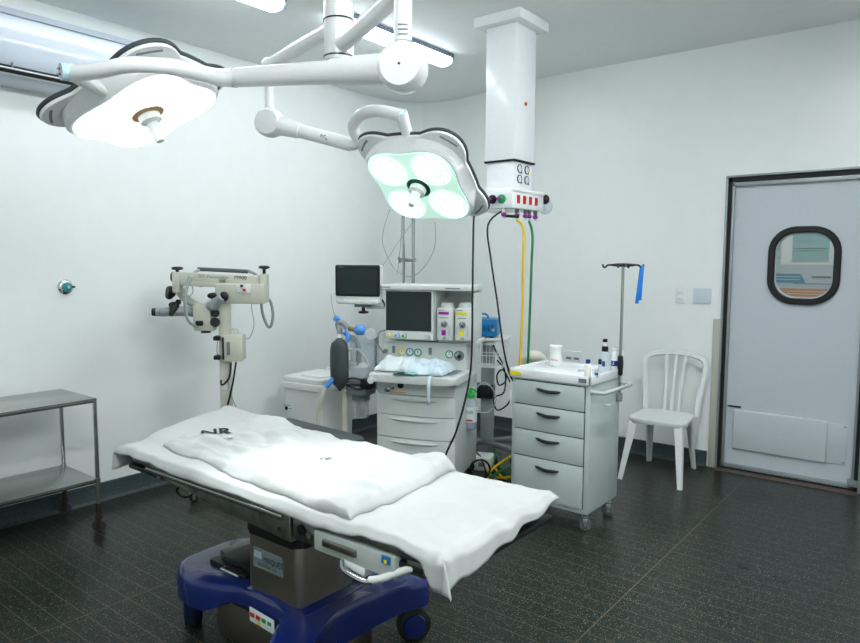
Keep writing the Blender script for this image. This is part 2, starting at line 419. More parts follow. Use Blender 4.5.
ld = bpy.data.lights.new('corridor_fill', 'AREA'); ld.energy = 9; ld.size = .6; lo = bpy.data.objects.new('corridor_fill', ld); COL.objects.link(lo); lo.location = (-.9, YW+.6, 2.9)  # added fill light so the corridor and posters show through the window

# ---- fluorescent fittings on the ceiling
def zc(x): return 2.945+.105*smst(-4.6, -2.7, x)
def smst(e0, e1, x): t = max(0, min(1, (x-e0)/(e1-e0))); return t*t*(3-2*t)
def fitting(x, y0, y1, label, watts=None):
    t = thing('ceiling_light', label, 'ceiling light', (x, (y0+y1)/2, zc(x)), 0, 'fluorescent ceiling fittings'); L = y1-y0
    b = B(); b.prism(rrect(.13, L, .02, 3), -.03, 0, mat('fitting_grey', (120, 132, 146), .4), bev=.003); b.make('housing', t)
    b = B()
    prof = [(-.062, -.028), (-.066, -.045), (-.05, -.075), (-.02, -.085), (.02, -.085), (.05, -.075), (.066, -.045), (.062, -.028)]
    rings = []
    for yy, k in ((-L/2+.012, .75), (-L/2+.04, 1), (L/2-.04, 1), (L/2-.012, .75)):
        rings.append([b.bm.verts.new((px*k, yy, -.028+(pz_+.028)*k)) for px, pz_ in prof])
    b.loft(rings, tube_fill if watts else tube_m); b.make('diffuser', t)
    b = B()
    for yy in (-L/2+.02, L/2-.02):
        b = B(); b.box((0, yy, -.045), (.09, .05, .045), mat('end_cap_plastic', (150, 172, 200), .2), .012); b.make('end_cap', t)
    l = bpy.data.lights.new('tube_light', 'AREA'); l.shape = 'RECTANGLE'; l.size = .11; l.size_y = L-.1; l.energy = watts or TUBE_W; l.color = (.98, .99, 1)
    lo = bpy.data.objects.new('tube_light', l); COL.objects.link(lo); lo.parent = t; lo.location = (0, 0, -.10)
    return t
fitting(-3.14, 3.0, 4.2, 'long lit fluorescent fitting on the ceiling behind the lamp column')
fitting(-3.24, 1.46, 2.7, 'long lit fluorescent fitting cut by the top frame edge, above the left lamp')
fitting(-.8, 2.3, 3.5, 'unseen fluorescent fitting added as fill on the ceiling in front of the door', 6)  # out of view, added with the next two to light the room evenly
fitting(-.8, -.4, .8, 'unseen fluorescent fitting added as fill on the ceiling near the front wall', 8)  # added fill behind the camera, assumed fitting
fitting(.75, .9, 2.1, 'unseen fluorescent fitting added as fill on the ceiling nearest the right wall', 8)  # assumed fitting out of frame, added to brighten the room

# ---- air conditioner on the left wall
def aircon():
    y1 = 2.44; y0 = .85; L = y1-y0
    t = thing('air_conditioner', 'white split air conditioner high on the left wall', 'air conditioner', (XW, (y0+y1)/2, 2.45))
    prof = [(0, 0), (.12, -.005), (.2, .04), (.245, .1), (.255, .2), (.25, .31), (.2, .365), (0, .37)]
    b = B(); rings = [[b.bm.verts.new((px, yy, pz_)) for px, pz_ in prof] for yy in (-L/2, -L/2+.006, L/2-.006, L/2)]
    b.loft(rings, mat('cooler_plastic', (204, 214, 226), .22, coat=.3)); b.make('body', t)
    b = B(); b.box((.214, 0, .055), (.022, L-.06, .062), black, .004, Matrix.Rotation(math.radians(-35), 3, 'Y')); b.make('air_outlet', t)
    b = B()
    b.box((.218, 0, .036), (.05, L-.12, .007), white, .002, Matrix.Rotation(math.radians(-30), 3, 'Y'))
    for k in range(6):
        b.box((.228, -L/2+.2+k*(L-.4)/5, .06), (.02, .008, .04), midgrey)
    b.make('louvre', t)
    b = B(); b.box((.2535, 0, .315), (.006, L-.02, .003), midgrey); b.make('panel_seam', t)
aircon()

# ---- wall fittings
def switchplates():
    p = AY(681, 295, YW); t = thing('light_switch', 'narrow white double rocker switch left of the blank plate', 'switch', (p.x, YW, p.z))
    b = B(); b.prism(rrect(.075, .12, .006, 3), 0, .009, white, Matrix.Translation((0, -.009, 0)) @ XZ, bev=.002); b.make('plate', t)
    for z in (.022, -.022):
        b = B(); b.box((0, -.011, z), (.045, .008, .03), offwhite, .002, Matrix.Rotation(.12, 3, 'X')); b.make('rocker', t)
    p = AY(702.5, 296, YW); b = B(); b.prism(rrect(.125, .115, .006, 3), 0, .009, mat('plate_plastic', (205, 218, 226), .35), Matrix.Translation((0, -.009, 0)) @ XZ, bev=.002)
    tag(b.make('blank_plate', loc=(p.x, YW, p.z)), 'square blank white wall plate between switch and door', 'wall plate')
    p = AY(573, 357, YW); t = thing('wall_outlet', 'white wall outlet plate behind the drug cart top', 'outlet', (p.x, YW, p.z))
    b = B(); b.prism(rrect(.15, .1, .006, 3), 0, .009, white, Matrix.Translation((0, -.009, 0)) @ XZ, bev=.002); b.make('plate', t)
    for x in (-.035, .035):
        b = B(); b.box((x, -.0095, -.01), (.045, .004, .02), midgrey, .001); b.make('socket', t)
switchplates()
def wallvalve():
    p = AX(65, 287, XW); t = thing('wall_gas_outlet', 'round chrome gas outlet with teal centre on the left wall', 'gas outlet', (XW, p.y, p.z))
    b = B(); b.lathe([(.044, 0), (.044, .008), (.036, .016), (.03, .018)], chrome, ax=(1, 0, 0)); b.make('flange', t)
    b = B(); b.lathe([(.026, .017), (.026, .034), (.02, .038), (.008, .04)], mat('teal_plastic', (40, 140, 150), .4), ax=(1, 0, 0)); b.make('valve_body', t)
    b = B(); b.cyl((.038, .0, 0), (.05, .0, 0), .009, chrome); b.make('release_pin', t); b = B(); b.cyl((.02, .02, 0), (.02, .048, 0), .006, black); b.make('side_pin', t)
wallvalve()

# ================================================================== CEILING PENDANT (gas column)
def pendant():
    cx, cy = -2.385, 3.87
    t = thing('ceiling_pendant', 'white square gas supply column hanging from the ceiling near the corner', 'ceiling pendant', (cx, cy, 3.0))
    b = B(); b.box((0, 0, .018), (.34, .36, .062), white, .004); b.make('ceiling_plate', t)
    b = B(); b.box((0, 0, -.435), (.22, .25, .84), white, .004); b.cyl((.111, -.0, -.49), (.116, -.0, -.49), .012, redm); b.make('column', t)
    b = B(); b.box((0, 0, -.853), (.232, .262, .012), rubber, .003); b.make('seal', t)
    b = B(); b.box((0, 0, -.945), (.2, .235, .18), white, .003)
    nk = b.make('neck', t)
    for yy in (-.045, .045):
        for zz in (-.9, -.965):
            b = B(); b.lathe([(.027, 0), (.027, .006), (.022, .006), (.022, .003)], black, (.1, yy, zz), (1, 0, 0)); b.lathe([(.021, .003), (.021, .0045)], paper, (.1, yy, zz), (1, 0, 0))
            b.box((.105, yy, zz), (.002, .003, .03), midgrey)
            b.box((.104, yy+.022, zz-.024), (.004, .012, .012), green if (yy < 0 and zz > -.93) else yellow if zz > -.93 else midgrey)
            b.make('gauge', nk)
    b = B(); b.box((-.045, .01, -1.095), (.37, .4, .125), white, .008); b.box((.1425, .01, -1.045), (.006, .4, .02), offwhite, .002)
    hd = b.make('supply_head', t)
    for k in range(4):
        b = B(); b.box((.142, -.12+k*.075, -1.1), (.008, .03, .052), redm, .002); b.box((.147, -.12+k*.075, -1.095), (.003, .01, .02), mat('dark_red', (120, 14, 10), .5)); b.make('power_socket', hd)
    for k, (x, m) in enumerate(((-.065, yellow), (-.003, black), (.065, green))):
        b = B(); y = -.19; b.lathe([(.028, 0), (.028, .012), (.018, .014), (.018, .03)], m, (x, y, -1.1), (0, -1, 0)); b.cyl((x, y-.03, -1.1), (x, y-.05, -1.1), .011, purple if k else greyw)
        b.make('gas_valve', hd)
    b = B()
    b.sphere((.13, .24, -1.075), .034, black, (1, .8, 1)); b.make('suction_knob', hd)
    b = B(); b.sphere((.12, .27, -1.12), .05, clearb, (1, .8, 1)); b.make('suction_bowl', hd)
    for k, (x, y) in enumerate(((.06, -.16), (.09, -.05), (.1, .04), (.1, .09), (.1, .17))):
        b = B(); b.cyl((x, y, -1.157), (x, y, -1.18), .014, midgrey if k else chrome); b.sphere((x, y, -1.195), .018, purple, (1, 1, .8)); b.cyl((x, y, -1.2), (x, y, -1.22), .008, chrome); b.make('hose_connector', hd)
    b = B(); b.tube([(.04, -.13, -1.2), (.11, -.06, -1.205)], .01, black); b.make('connector_bar', hd)
    return cx, cy
pcx, pcy = pendant()
# hoses and cables hanging from it
def hose(name, pts, r, m, label, cat='hose', n=10, smooth=6):
    b = B(); b.tube(pts, r, m, n, smooth=smooth); return tag(b.make(name), label, cat)
hz = 3.0-1.225
hose('gas_hose', [(pcx+.09, pcy-.05, hz), AD(523.5, 230, 4.35), AD(523, 265, 4.36), AD(522.5, 310, 4.38), AD(520.5, 350, 4.4), AD(519, 385, 4.42), (-2.24, 3.86, .45), (-2.27, 3.84, .15), (-2.4, 3.9, .03), (-2.62, 4.1, .02), (-2.8, 4.3, .02)], .0085, hoseY, 'yellow gas hose hanging from the ceiling pendant down behind the drug cart')
hose('gas_hose', [(pcx+.1, pcy+.09, hz), AD(532.5, 235, 4.43), AD(531.5, 265, 4.44), AD(530, 310, 4.45), AD(528, 360, 4.47), AD(526, 395, 4.47), (-2.21, 3.95, .4), (-2.27, 3.98, .12), (-2.45, 4.0, .03), (-2.68, 4.25, .022), (-2.85, 4.5, .02)], .0085, hoseG, 'green gas hose hanging from the ceiling pendant down behind the drug cart')
hose('power_cable', [(pcx+.02, pcy-.1, 3.0-1.16), AD(488, 225, 4.2), AD(491, 260, 4.2), AD(497, 300, 4.15), AD(503, 345, 4.15), AD(509, 372, 4.25), AD(516, 390, 4.5), AD(520, 430, 4.55), (-2.32, 4.05, .05), (-2.4, 4.15, .012)], .006, rubber, 'black cable hanging from the pendant to the floor beside the drug cart', 'cable', 8)
hose('power_cable', [(pcx-.15, pcy-.15, 3.0-1.17), AD(474, 215, 4.15), AD(473, 255, 4.12), AD(472.5, 300, 4.08), AD(472, 345, 4.0), AD(470, 375, 3.97), AD(464, 405, 3.97), AD(456, 432, 3.97), AD(450, 445, 3.99), AD(445, 458, 4.05), AD(442, 480, 4.1), AD(440, 515, 4.2)], .006, rubber, 'black cable hanging across the right front of the anesthesia machine', 'cable', 8)
hose('corrugated_hose', [AD(523, 475, 4.85), AD(522, 400, 4.8), AD(521, 374, 4.75), AD(526, 360, 4.7), AD(534, 356, 4.65), AD(541, 360, 4.7), AD(545, 374, 4.8), AD(545, 400, 5.0)], .038, hoseW, 'thick cream hose arching behind the left side of the drug cart', n=14)

# ================================================================== SURGICAL LIGHT
def frame_from(cx_, cn):
    """world rotation from camera-space right vector and face normal"""
    x = RT*cx_[0]+UP*cx_[1]+fw*cx_[2]; n = RT*cn[0]+UP*cn[1]+fw*cn[2]; n.normalize(); x = (x-n*x.dot(n)).normalized()
    z = -n; y = z.cross(x); return Matrix((x, y, z)).transposed()
lampwhite = mat('lamp_white', (240, 243, 243), .3, coat=.3)
def quatre(R, amp, a0, n=64, p=1.0):
    out = []
    for k in range(n):
        th = 2*PI*k/n; c = math.cos(4*(th-a0)); out.append((R*(1+amp*c)*math.cos(th), R*(1+amp*c)*math.sin(th)))
    return out
def head(parent, c, rot, a0, glow, dots, tint, watts, body_glow, hot, skip):
    """lamp head: frame z points to the back, face looks along -z"""
    root_inv = Matrix.Translation(-parent.location)
    M = Matrix.Translation(c-parent.location) @ rot.to_4x4()
    def place(o, p):
        if p is hd: o.parent = p
        else: o.parent = p; o.matrix_local = M
        return o
    hd = None
    b = B()
    fo = quatre(.238, .11, a0); P0 = []; P1 = []
    for k in range(96):
        aa = 2*PI*k/96; kk = round((aa-a0)/(PI/2)) % 4; t = ((aa-a0+PI/4) % (PI/2)-PI/4)/.47
        r = .262*(1+.05*math.cos(4*(aa-a0)))
        P0.append((r*math.cos(aa), r*math.sin(aa)))
        r += (.058*(1-t*t)**1.3 if (abs(t) < 1 and kk != skip) else 0)
        P1.append((r*math.cos(aa), r*math.sin(aa)))
    fo = quatre(.238, .11, a0, 96); rings = []
    for out, k_, z in ((fo, 1, 0), (fo, 1.04, .012), (P0, .98, .054), (P1, 1, .057), (P1, 1.012, .065), (P1, 1, .075), (P0, .9, .09), (P0, .5, .11)):
        rings.append([b.bm.verts.new((x*k_, y*k_, z)) for x, y in out])
    b.loft(rings, lampwhite); hd_ = b.make('lamp_head', parent, recalc=True); hd_.matrix_local = M
    hd = hd_
    for k in range(4):
        if k == skip: continue
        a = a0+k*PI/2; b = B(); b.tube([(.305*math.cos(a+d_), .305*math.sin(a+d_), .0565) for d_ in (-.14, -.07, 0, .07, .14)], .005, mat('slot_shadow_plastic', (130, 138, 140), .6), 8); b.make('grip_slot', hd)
    b = B(); b.tube([(x*1.006, y*1.006, .076) for x, y in P1], .0085, mat('rim_rubber', (62, 70, 74), .6), 8, closed=True); b.make('bumper_rim', hd)
    # face lens plate
    b = B(); b.prism([(x*.97, y*.97) for x, y in fo], -.006, 0, mat('lens_'+tint[0], tint[1], .25, emit=body_glow, ecol=tint[1])); b.make('lens_plate', hd)
    for k in range(4):
        a = a0+k*PI/2; lx, ly = .157*math.cos(a), .157*math.sin(a); b = B()
        b.lathe([(.088, 0), (.092, .004), (.096, 0)], mat('ring_'+tint[0], tint[1], .25, emit=body_glow*1.6, ecol=tint[1]), (lx, ly, -.0065), (0, 0, -1), n=32)
        b.prism([(lx+.085*math.cos(q*PI/16), ly+.085*math.sin(q*PI/16)) for q in range(32)], -.008, -.006, mat('pod_'+tint[0], tint[1], .2, emit=body_glow*hot, ecol=tint[1]))
        lm = mat('led_'+tint[0], (245, 255, 252), .2, emit=glow, ecol=(240, 255, 250))
        for ring_r, cnt in ((0, 1), (.033, 6), (.066, 12)):
            for q in range(cnt):
                qa = q*2*PI/cnt+.3; b.cyl((lx+ring_r*math.cos(qa), ly+ring_r*math.sin(qa), -.0085), (lx+ring_r*math.cos(qa), ly+ring_r*math.sin(qa), -.012), .0125, lm, n=10)
        b.make('led_pod', hd)
    b = B(); b.lathe([(.058, -.002), (.058, .006), (.045, .012), (.038, .012)], dots, (0, 0, 0), (0, 0, -1)); b.make('centre_ring', hd)
    b = B(); b.lathe([(.040, .008), (.038, .035), (.022, .045), (.018, .06), (.017, .10), (.014, .112), (.004, .114)], lampwhite, (0, 0, 0), (0, 0, -1)); b.make('sterile_handle', hd)
    l = bpy.data.lights.new('lamp_beam', 'SPOT'); l.energy = watts; l.spot_size = math.radians(46); l.spot_blend = 1; l.shadow_soft_size = .1; l.color = (.95, 1, .98)
    lo = bpy.data.objects.new('lamp_beam', l); COL.objects.link(lo); lo.parent = hd; lo.location = (0, 0, -.24)
    return hd
def surgical():
    ZC = 3.03; col = AD(339, 55, 2.6)
    t = thing('surgical_light', 'white ceiling surgical light with two jointed arms and lamp heads', 'surgical light', (col.x, col.y, ZC))
    O = t.location.copy()
    def L(v): return Vector(v)-O
    zb, z2, z1 = 2.262, 2.42, 2.315
    b = B(); b.lathe([(.11, 0), (.11, -.03), (.07, -.05)], lampwhite); b.cyl((0, 0, -.03), (0, 0, z2+.06-ZC), .056, lampwhite, n=32); b.make('ceiling_tube', t)
    b = B(); b.cyl((0, 0, z2+.055-ZC), (0, 0, z2-.005-ZC), .057, lampwhite, n=32); b.cyl((0, 0, z2-.005-ZC), (0, 0, z2-.010-ZC), .059, black, n=32); b.make('upper_hub', t)
    b = B(); b.cyl((0, 0, z2-.01-ZC), (0, 0, zb-ZC), .056, lampwhite, n=32); b.cyl((0, 0, zb+.018-ZC), (0, 0, zb+.013-ZC), .058, black, n=32); b.make('lower_hub', t)
    # arm A
    jA = AD(403, 68, 2.06); eA = Vector((jA.x, jA.y, z1))
    b = B(); b.tube([L((col.x, col.y, z1)), L(eA)], .030, lampwhite, 20); b.sphere(L(eA), .045, lampwhite); b.make('extension_arm', t)
    b = B(); b.cyl(L(eA), L((jA.x, jA.y, jA.z+.06)), .027, lampwhite); b.cyl(L((jA.x, jA.y, jA.z+.075)), L((jA.x, jA.y, jA.z+.06)), .0305, midgrey)
    e_ = L((jA.x, jA.y, jA.z+.105)); nf = -fw; nf.z = 0; nf.normalize(); rr_ = Vector((-nf.y, nf.x, 0))
    for q_ in range(3): b.box(e_+nf*.0275+Vector((0, 0, .014-.014*q_)), (.03, .002, .003), greyprint, rot=Matrix((rr_, -nf, Vector((0, 0, 1)))).transposed())
    b.make('drop_tube', t)
    b = B(); ax = (fw*-.85-RT*.15-UP*.1).normalized(); p = L(jA)
    b.lathe([(.02, -.055), (.06, -.05), (.072, -.035), (.074, 0), (.072, .035), (.06, .052), (.02, .056)], lampwhite, p, ax, 32); b.cyl(p+ax*.055, p+ax*.058, .004, black); b.make('joint_cover', t)
    sA = AD(230, 78, 2.48)
    d = (sA-jA).normalized()
    b = B(); b.tube([p+d*.05, p+d*.28], 0, lampwhite, 24, radii=[.048, .042]); b.tube([p+d*.27, L(sA)], 0, lampwhite, 20, radii=[.038, .033])
    b.cyl(p+d*((sA-jA).length-.03), p+d*((sA-jA).length-.025), .0345, midgrey, n=24); b.make('spring_arm', t)
    yA = [sA, AD(216, 77, 2.36), AD(195, 72, 2.22), AD(163, 66, 2.11), AD(128, 65, 2.06), AD(98, 71, 2.08), AD(72, 73, 2.12)]
    b = B(); b.tube([L(q) for q in yA], .028, lampwhite, 16, smooth=6, radii=[.033, .029, .026, .024, .024, .024, .025])
    q0, q1 = L(yA[-1]), L(AD(108, 94, 2.25)); b.sphere(q0, .028, lampwhite); b.tube([q0, q0*.3+q1*.7, q1], .02, lampwhite, 12, radii=[.026, .02, .012])
    yk = b.make('yoke', t)
    b = B(); dd = (-RT*.75-fw*.65-UP*.1).normalized(); b.cyl(q0, q0+dd*.033, .026, mat('pale_blue_panel', (190, 225, 235), .4)); n1, n2 = b.frame(dd)
    for s_ in (-1, 1):
        b.sphere(q0+dd*.034+UP*.008*s_, .004, redm); b.box(q0+dd*.033+UP*.009*s_-RT*.004, (.006, .012, .003), teal)
    b.make('control_panel', yk)
    RA = frame_from((.787, .359, .502), (.417, -.909, -.003))
    cA = AD(147.5, 113, 2.45)
    head(t, cA, RA, 0, 2.5, mat('amber_ring', (190, 150, 110), .4), ('warm_white', (250, 252, 248)), LAMP_A_W, 1.25, 1.0, 1)
    # arm B
    jB = AD(270, 123, 3.24); eB = Vector((jB.x, jB.y, z2))
    b = B(); b.tube([L((col.x, col.y, z2-.02)), L(eB)], .031, lampwhite, 20); b.sphere(L(eB), .04, lampwhite); b.make('extension_arm', t)
    b = B(); b.cyl(L(eB), L(jB+Vector((0, 0, .05))), .024, lampwhite); b.make('drop_tube', t)
    b = B(); p = L(jB); b.lathe([(.02, -.05), (.055, -.045), (.066, -.03), (.068, 0), (.066, .03), (.055, .045), (.02, .05)], lampwhite, p, ax, 32); b.make('joint_cover', t)
    sB = AD(352, 145, 3.16); d = (sB-jB).normalized()
    b = B(); b.tube([p+d*.04, p+d*.16], 0, lampwhite, 20, radii=[.046, .036]); b.tube([p+d*.15, L(sB)], .031, lampwhite, 20)
    tb = B()
    Mt = Matrix.Translation(p+d*.29-fw*.033) @ Matrix((RT*.97-UP*.24, UP*.97+RT*.24, -fw)).transposed().to_4x4()
    b.text('ecg', .03, Mt, inkb); b.make('spring_arm', t)
    yB = [sB, AD(358, 141, 3.12), AD(353, 126, 3.06), AD(362, 114, 3.0), AD(380, 111, 2.94), AD(402, 116, 2.9)]
    b = B(); b.tube([L(q) for q in yB], .026, lampwhite, 16, smooth=6); q0 = L(AD(401, 113, 2.9)); q1 = L(AD(409, 139, 2.98))
    b.tube([q0, q1], .026, lampwhite, 16, radii=[.029, .023]); yk = b.make('yoke', t)
    b = B(); b.cyl(q0, q0+(q0-q1).normalized()*.006, .027, mat('pale_blue_panel', (0, 0, 0))); b.make('control_panel', yk)
    RB = frame_from((43/48.3, -2/48.3, -21.8/48.3), (-.32, -.83, -.45))
    cB = AD(419, 187, 3.12)
    head(t, cB, RB, PI/4, 3, mat('green_ring', (8, 74, 52), .3), ('mint', (208, 247, 230)), LAMP_B_W, .6, 1.12, 1)
surgical()

# ================================================================== OPERATING TABLE
TZ = .70
def optable():
    t = thing('operating_table', 'operating table with blue wheeled base and steel column under white sheets', 'operating table', (-1.9, 1.68, 0))
    ox, oy = -1.9, 1.68
    # base plan outline (world coordinates minus origin)
    P = [(-2.50, 1.50), (-2.40, 1.445), (-2.28, 1.44), (-2.17, 1.475), (-2.08, 1.505), (-1.82, 1.485), (-1.78, 1.43), (-1.70, 1.31), (-1.64, 1.28), (-1.58, 1.30), (-1.57, 1.38), (-1.63, 1.50), (-1.67, 1.62), (-1.67, 1.74), (-1.64, 1.86), (-1.59, 1.96), (-1.59, 2.03), (-1.64, 2.06), (-1.70, 2.05), (-1.78, 1.95), (-1.83, 1.87), (-2.08, 1.85), (-2.17, 1.88), (-2.28, 1.915), (-2.40, 1.91), (-2.47, 1.86), (-2.53, 1.78), (-2.53, 1.58)]
    def smooth(P, k=3):
        out = []; N = len(P)
        for i in range(N):
            p0, p1, p2, p3 = [Vector(P[(i+j) % N]) for j in (-1, 0, 1, 2)]
            for j in range(k):
                u = j/k; v = .5*((2*p1)+(-p0+p2)*u+(2*p0-5*p1+4*p2-p3)*u*u+(-p0+3*p1-3*p2+p3)*u**3); out.append((v.x-ox, v.y-oy))
        return out
    PS = smooth(P)
    def edgez(x, y):  # lower edge of the moulding: rises over the ends
        X = x+ox
        return .155+.055*smst(-2.25, -2.12, X)-.09*smst(-1.86, -1.78, X)+.05*smst(-1.72, -1.6, X)
    b = B(); rings = []
    for k, (sc, zf) in enumerate(((1, 'lo'), (1, .215), (.985, .245), (.95, .262), (.88, .27))):
        cx_, cy_ = (0, 0)
        ring = []
        for x, y in PS:
            z = edgez(x, y) if zf == 'lo' else zf + (.02*max(0, 1-abs(x+.02)/.22) if zf != .215 else 0)
            ring.append(b.bm.verts.new((x*sc if k < 2 else x*(1-(1-sc)*.5), y*sc, z)))
        rings.append(ring)
    b.loft(rings, bluep); b.box((-.0, 0, .25), (.34, .33, .06), bluep, .012)
    bs = b.make('base', t)
    b = B(); b.box((-.11, -.155, .258), (.001, .001, .001), bluep)
    b2 = B(); o = Vector((-2.0-ox, 1.4855-oy, .205))
    b = B(); b.box((-.035, -.1935, .207), (.15, .004, .052), paper, .001, Matrix.Rotation(-.06, 3, 'Z'))
    for k, m in enumerate((redm, redm, green, green)): b.box((-.085+k*.033, -.1975, .212), (.022, .003, .014), m, rot=Matrix.Rotation(-.06, 3, 'Z'))
    b.box((-.045, -.1975, .192), (.012, .003, .012), yellow)
    b.make('pictogram_label', bs)
    b = B(); b.lathe([(.02, 0), (.02, .003), (.012, .004)], chrome, (-.345, -.215, .205), (0, -1, 0)); b.make('badge', bs)
    # grey steel skirt under the blue moulding
    b = B(); b.box((-.09, .0, .12), (.56, .33, .2), brushed, .03); b.make('skirt', t)
    for x, y in ((-2.46, 1.54), (-2.46, 1.82), (-1.655, 1.34), (-1.655, 2.01)):
        x -= ox; y -= oy
        b = B()
        if x < 0: b.cyl((x, y, .02), (x, y, .2), .038, mat('dark_blue_foot', (14, 26, 66), .4)); b.cyl((x, y, 0), (x, y, .02), .034, rubber)
        else:
            b.lathe([(.03, -.026), (.055, -.024), (.067, -.018), (.067, .018), (.055, .024), (.03, .026)], rubber, (x, y, .067), (.8, -.6, 0), 28)
            b.lathe([(.05, .021), (.044, .03), (.02, .032)], bluep, (x, y, .067), (.8, -.6, 0), 24); b.lathe([(.05, .021), (.044, .03), (.02, .032)], bluep, (x, y, .067), (-.8, .6, 0), 24)
        b.make('caster', t)
    # battery tray / pedal block on the left
    b = B(); b.box((-.345, -.0, .278), (.24, .24, .03), black, .008); b.box((-.32, .0, .30), (.2, .2, .03), black, .01); b.make('pedal_block', t)
    b = B(); b.box((-.50, .07, .278), (.05, .2, .012), dsteel, .004); b.make('pedal_plate', t)
    b = B(); b.tube([(-.36, -.115, .285), (-.36, -.135, .285), (-.25, -.135, .285), (-.25, -.115, .285)], .006, chrome); b.make('pedal_handle', t)
    # column
    b = B(); b.prism(rrect(.295, .28, .03, 5, -.025, -.012), .26, .50, brushed, bev=.004); co = b.make('column', t)
    b = B(); b.box((-.045, -.1535, .41), (.165, .004, .075), mat('grey_blue_plate', (140, 156, 160), .4), .001)
    b.box((-.10, -.157, .424), (.042, .002, .024), paper); b.text('MAQUET', .032, Matrix.Translation((-.012, -.1566, .413)) @ FRONT, inkb, squash=.85); b.text('BETASTAR 1131', .016, Matrix.Translation((-.045, -.1566, .388)) @ FRONT, inkb)
    b.make('name_plate', co)
    b = B(); b.prism(rrect(.31, .295, .035, 5, -.025, -.012), .495, .55, black, bev=.012); b.make('column_cover', t)
    b = B(); b.box((-.02, 0, .585), (.24, .22, .08), dsteel, .01); b.cyl((.15, -.21, .575), (.15, -.21, .61), .02, chrome); b.make('column_head', t)
    # frame
    b = B(); b.box((-.12, 0, .635), (1.3, .44, .05), midgrey, .008); b.make('frame', t)
    Q = [(-2.50, .696), (-1.64, .700), (-1.64, .612), (-2.04, .633), (-2.10, .65), (-2.30, .66), (-2.50, .677)]
    for s_ in (-1, 1):
        b = B(); y0 = 1.375-oy if s_ < 0 else 1.955-oy
        b.prism([(x-ox, z) for x, z in Q], y0, y0+.028, dsteel, XZ, bev=.004)
        b.box((-2.08-ox, y0-.004 if s_ < 0 else y0+.032, .688), (.82, .012, .018), steel, .003)
        for x in (-.50, -.27, 0.1): b.cyl((x, y0-.006, .675), (x, y0+.03, .675), .014, dsteel)
        b.cyl((-1.69-ox, y0-.004, .645), (-1.69-ox, y0+.01, .645), .008, black)
        b.make('side_beam', t)
    for s_ in (-1, 1):
        y0 = (1.37-oy) if s_ < 0 else (1.99-oy)
        b = B(); b.box((-1.83-ox, y0+.015*(1 if s_ < 0 else -1), .708), (1.56, .014, .026), dsteel, .004); b.make('side_rail', t)
    b = B(); b.box((-1.583-ox, 1.40-oy, .662), (.1, .04, .07), dsteel, .004); b.cyl((-1.59-ox, 1.375-oy, .665), (-1.59-ox, 1.38-oy, .665), .018, black); b.cyl((-1.55-ox, 1.372-oy, .66), (-1.55-ox, 1.38-oy, .66), .01, chrome); b.make('hinge_block', t)
    b = B(); b.box((-1.36-ox, 1.395-oy, .655), (.33, .05, .065), mat('pale_grey_cover', (176, 186, 180), .45), .006); gb = b.make('gearbox', t)
    b = B(); b.box((-1.41-ox, 1.366-oy, .66), (.14, .012, .022), dsteel, .004); b.make('latch_plate', gb)
    b = B(); b.box((-1.225-ox, 1.367-oy, .675), (.03, .006, .022), mat('blue_sticker', (30, 110, 170), .5)); b.box((-1.225-ox, 1.3655-oy, .671), (.01, .006, .01), yellow); b.make('sticker', gb)
    b = B(); b.box((-1.36-ox, 1.39-oy, .617), (.1, .04, .03), offwhite, .006, Matrix.Rotation(.15, 3, 'Y')); b.tube([(-1.40-ox, 1.37-oy, .622), (-1.375-ox, 1.355-oy, .605), (-1.30-ox, 1.352-oy, .597), (-1.27-ox, 1.36-oy, .603)], .009, chrome, smooth=4)
    b.tube([(-1.28-ox, 1.36-oy, .603), (-1.24-ox, 1.365-oy, .618), (-1.18-ox, 1.385-oy, .65), (-1.12-ox, 1.41-oy, .675)], .011, offwhite, smooth=4); b.make('release_lever', t)
    b = B(); b.box((-.98-ox-.14, 1.40-oy, .665), (.1, .02, .04), dsteel, .004); b.cyl((-1.1-ox, 1.385-oy, .665), (-1.1-ox, 1.395-oy, .665), .01, chrome); b.make('end_bracket', t)
    # table pads
    for x0, x1 in ((-2.66, -2.34), (-2.33, -1.62), (-1.61, -1.03)):
        b = B(); b.box(((x0+x1)/2-ox, .0, .664), (x1-x0, .585, .02), black, .006)
        b.make('table_section', t)
        b = B(); x2 = min(x1, -1.085); b.box(((x0+x2)/2-ox, .0, .700), (x2-x0-.004, .575, .048), darkgrey, .014); b.make('mattress', t)
    # arm board on the far side
    a0, a1 = AZ(276, 420, .71), AZ(368, 441, .71)
    b = B(); pts = []
    b.prism(rrect(.62, .13, .05, 5), -.025, .02, darkgrey, Matrix.Translation((-2.36-ox, 2.12-oy, .705)) @ Matrix.Rotation(-.05, 4, 'Z'), bev=.01); ab = b.make('arm_board', t)
    b = B(); b.box((-2.2-ox, 2.05-oy, .67), (.05, .14, .02), dsteel, .003); b.make('clamp', ab)
    b = B(); b.tube([(-2.33-ox, 1.42-oy, .64), (-2.36-ox, 1.42-oy, .615), (-2.32-ox, 1.42-oy, .60), (-2.28-ox, 1.43-oy, .61), (-2.25-ox, 1.43-oy, .64)], .005, black, smooth=4); b.make('cable', t)
    return t
optable()
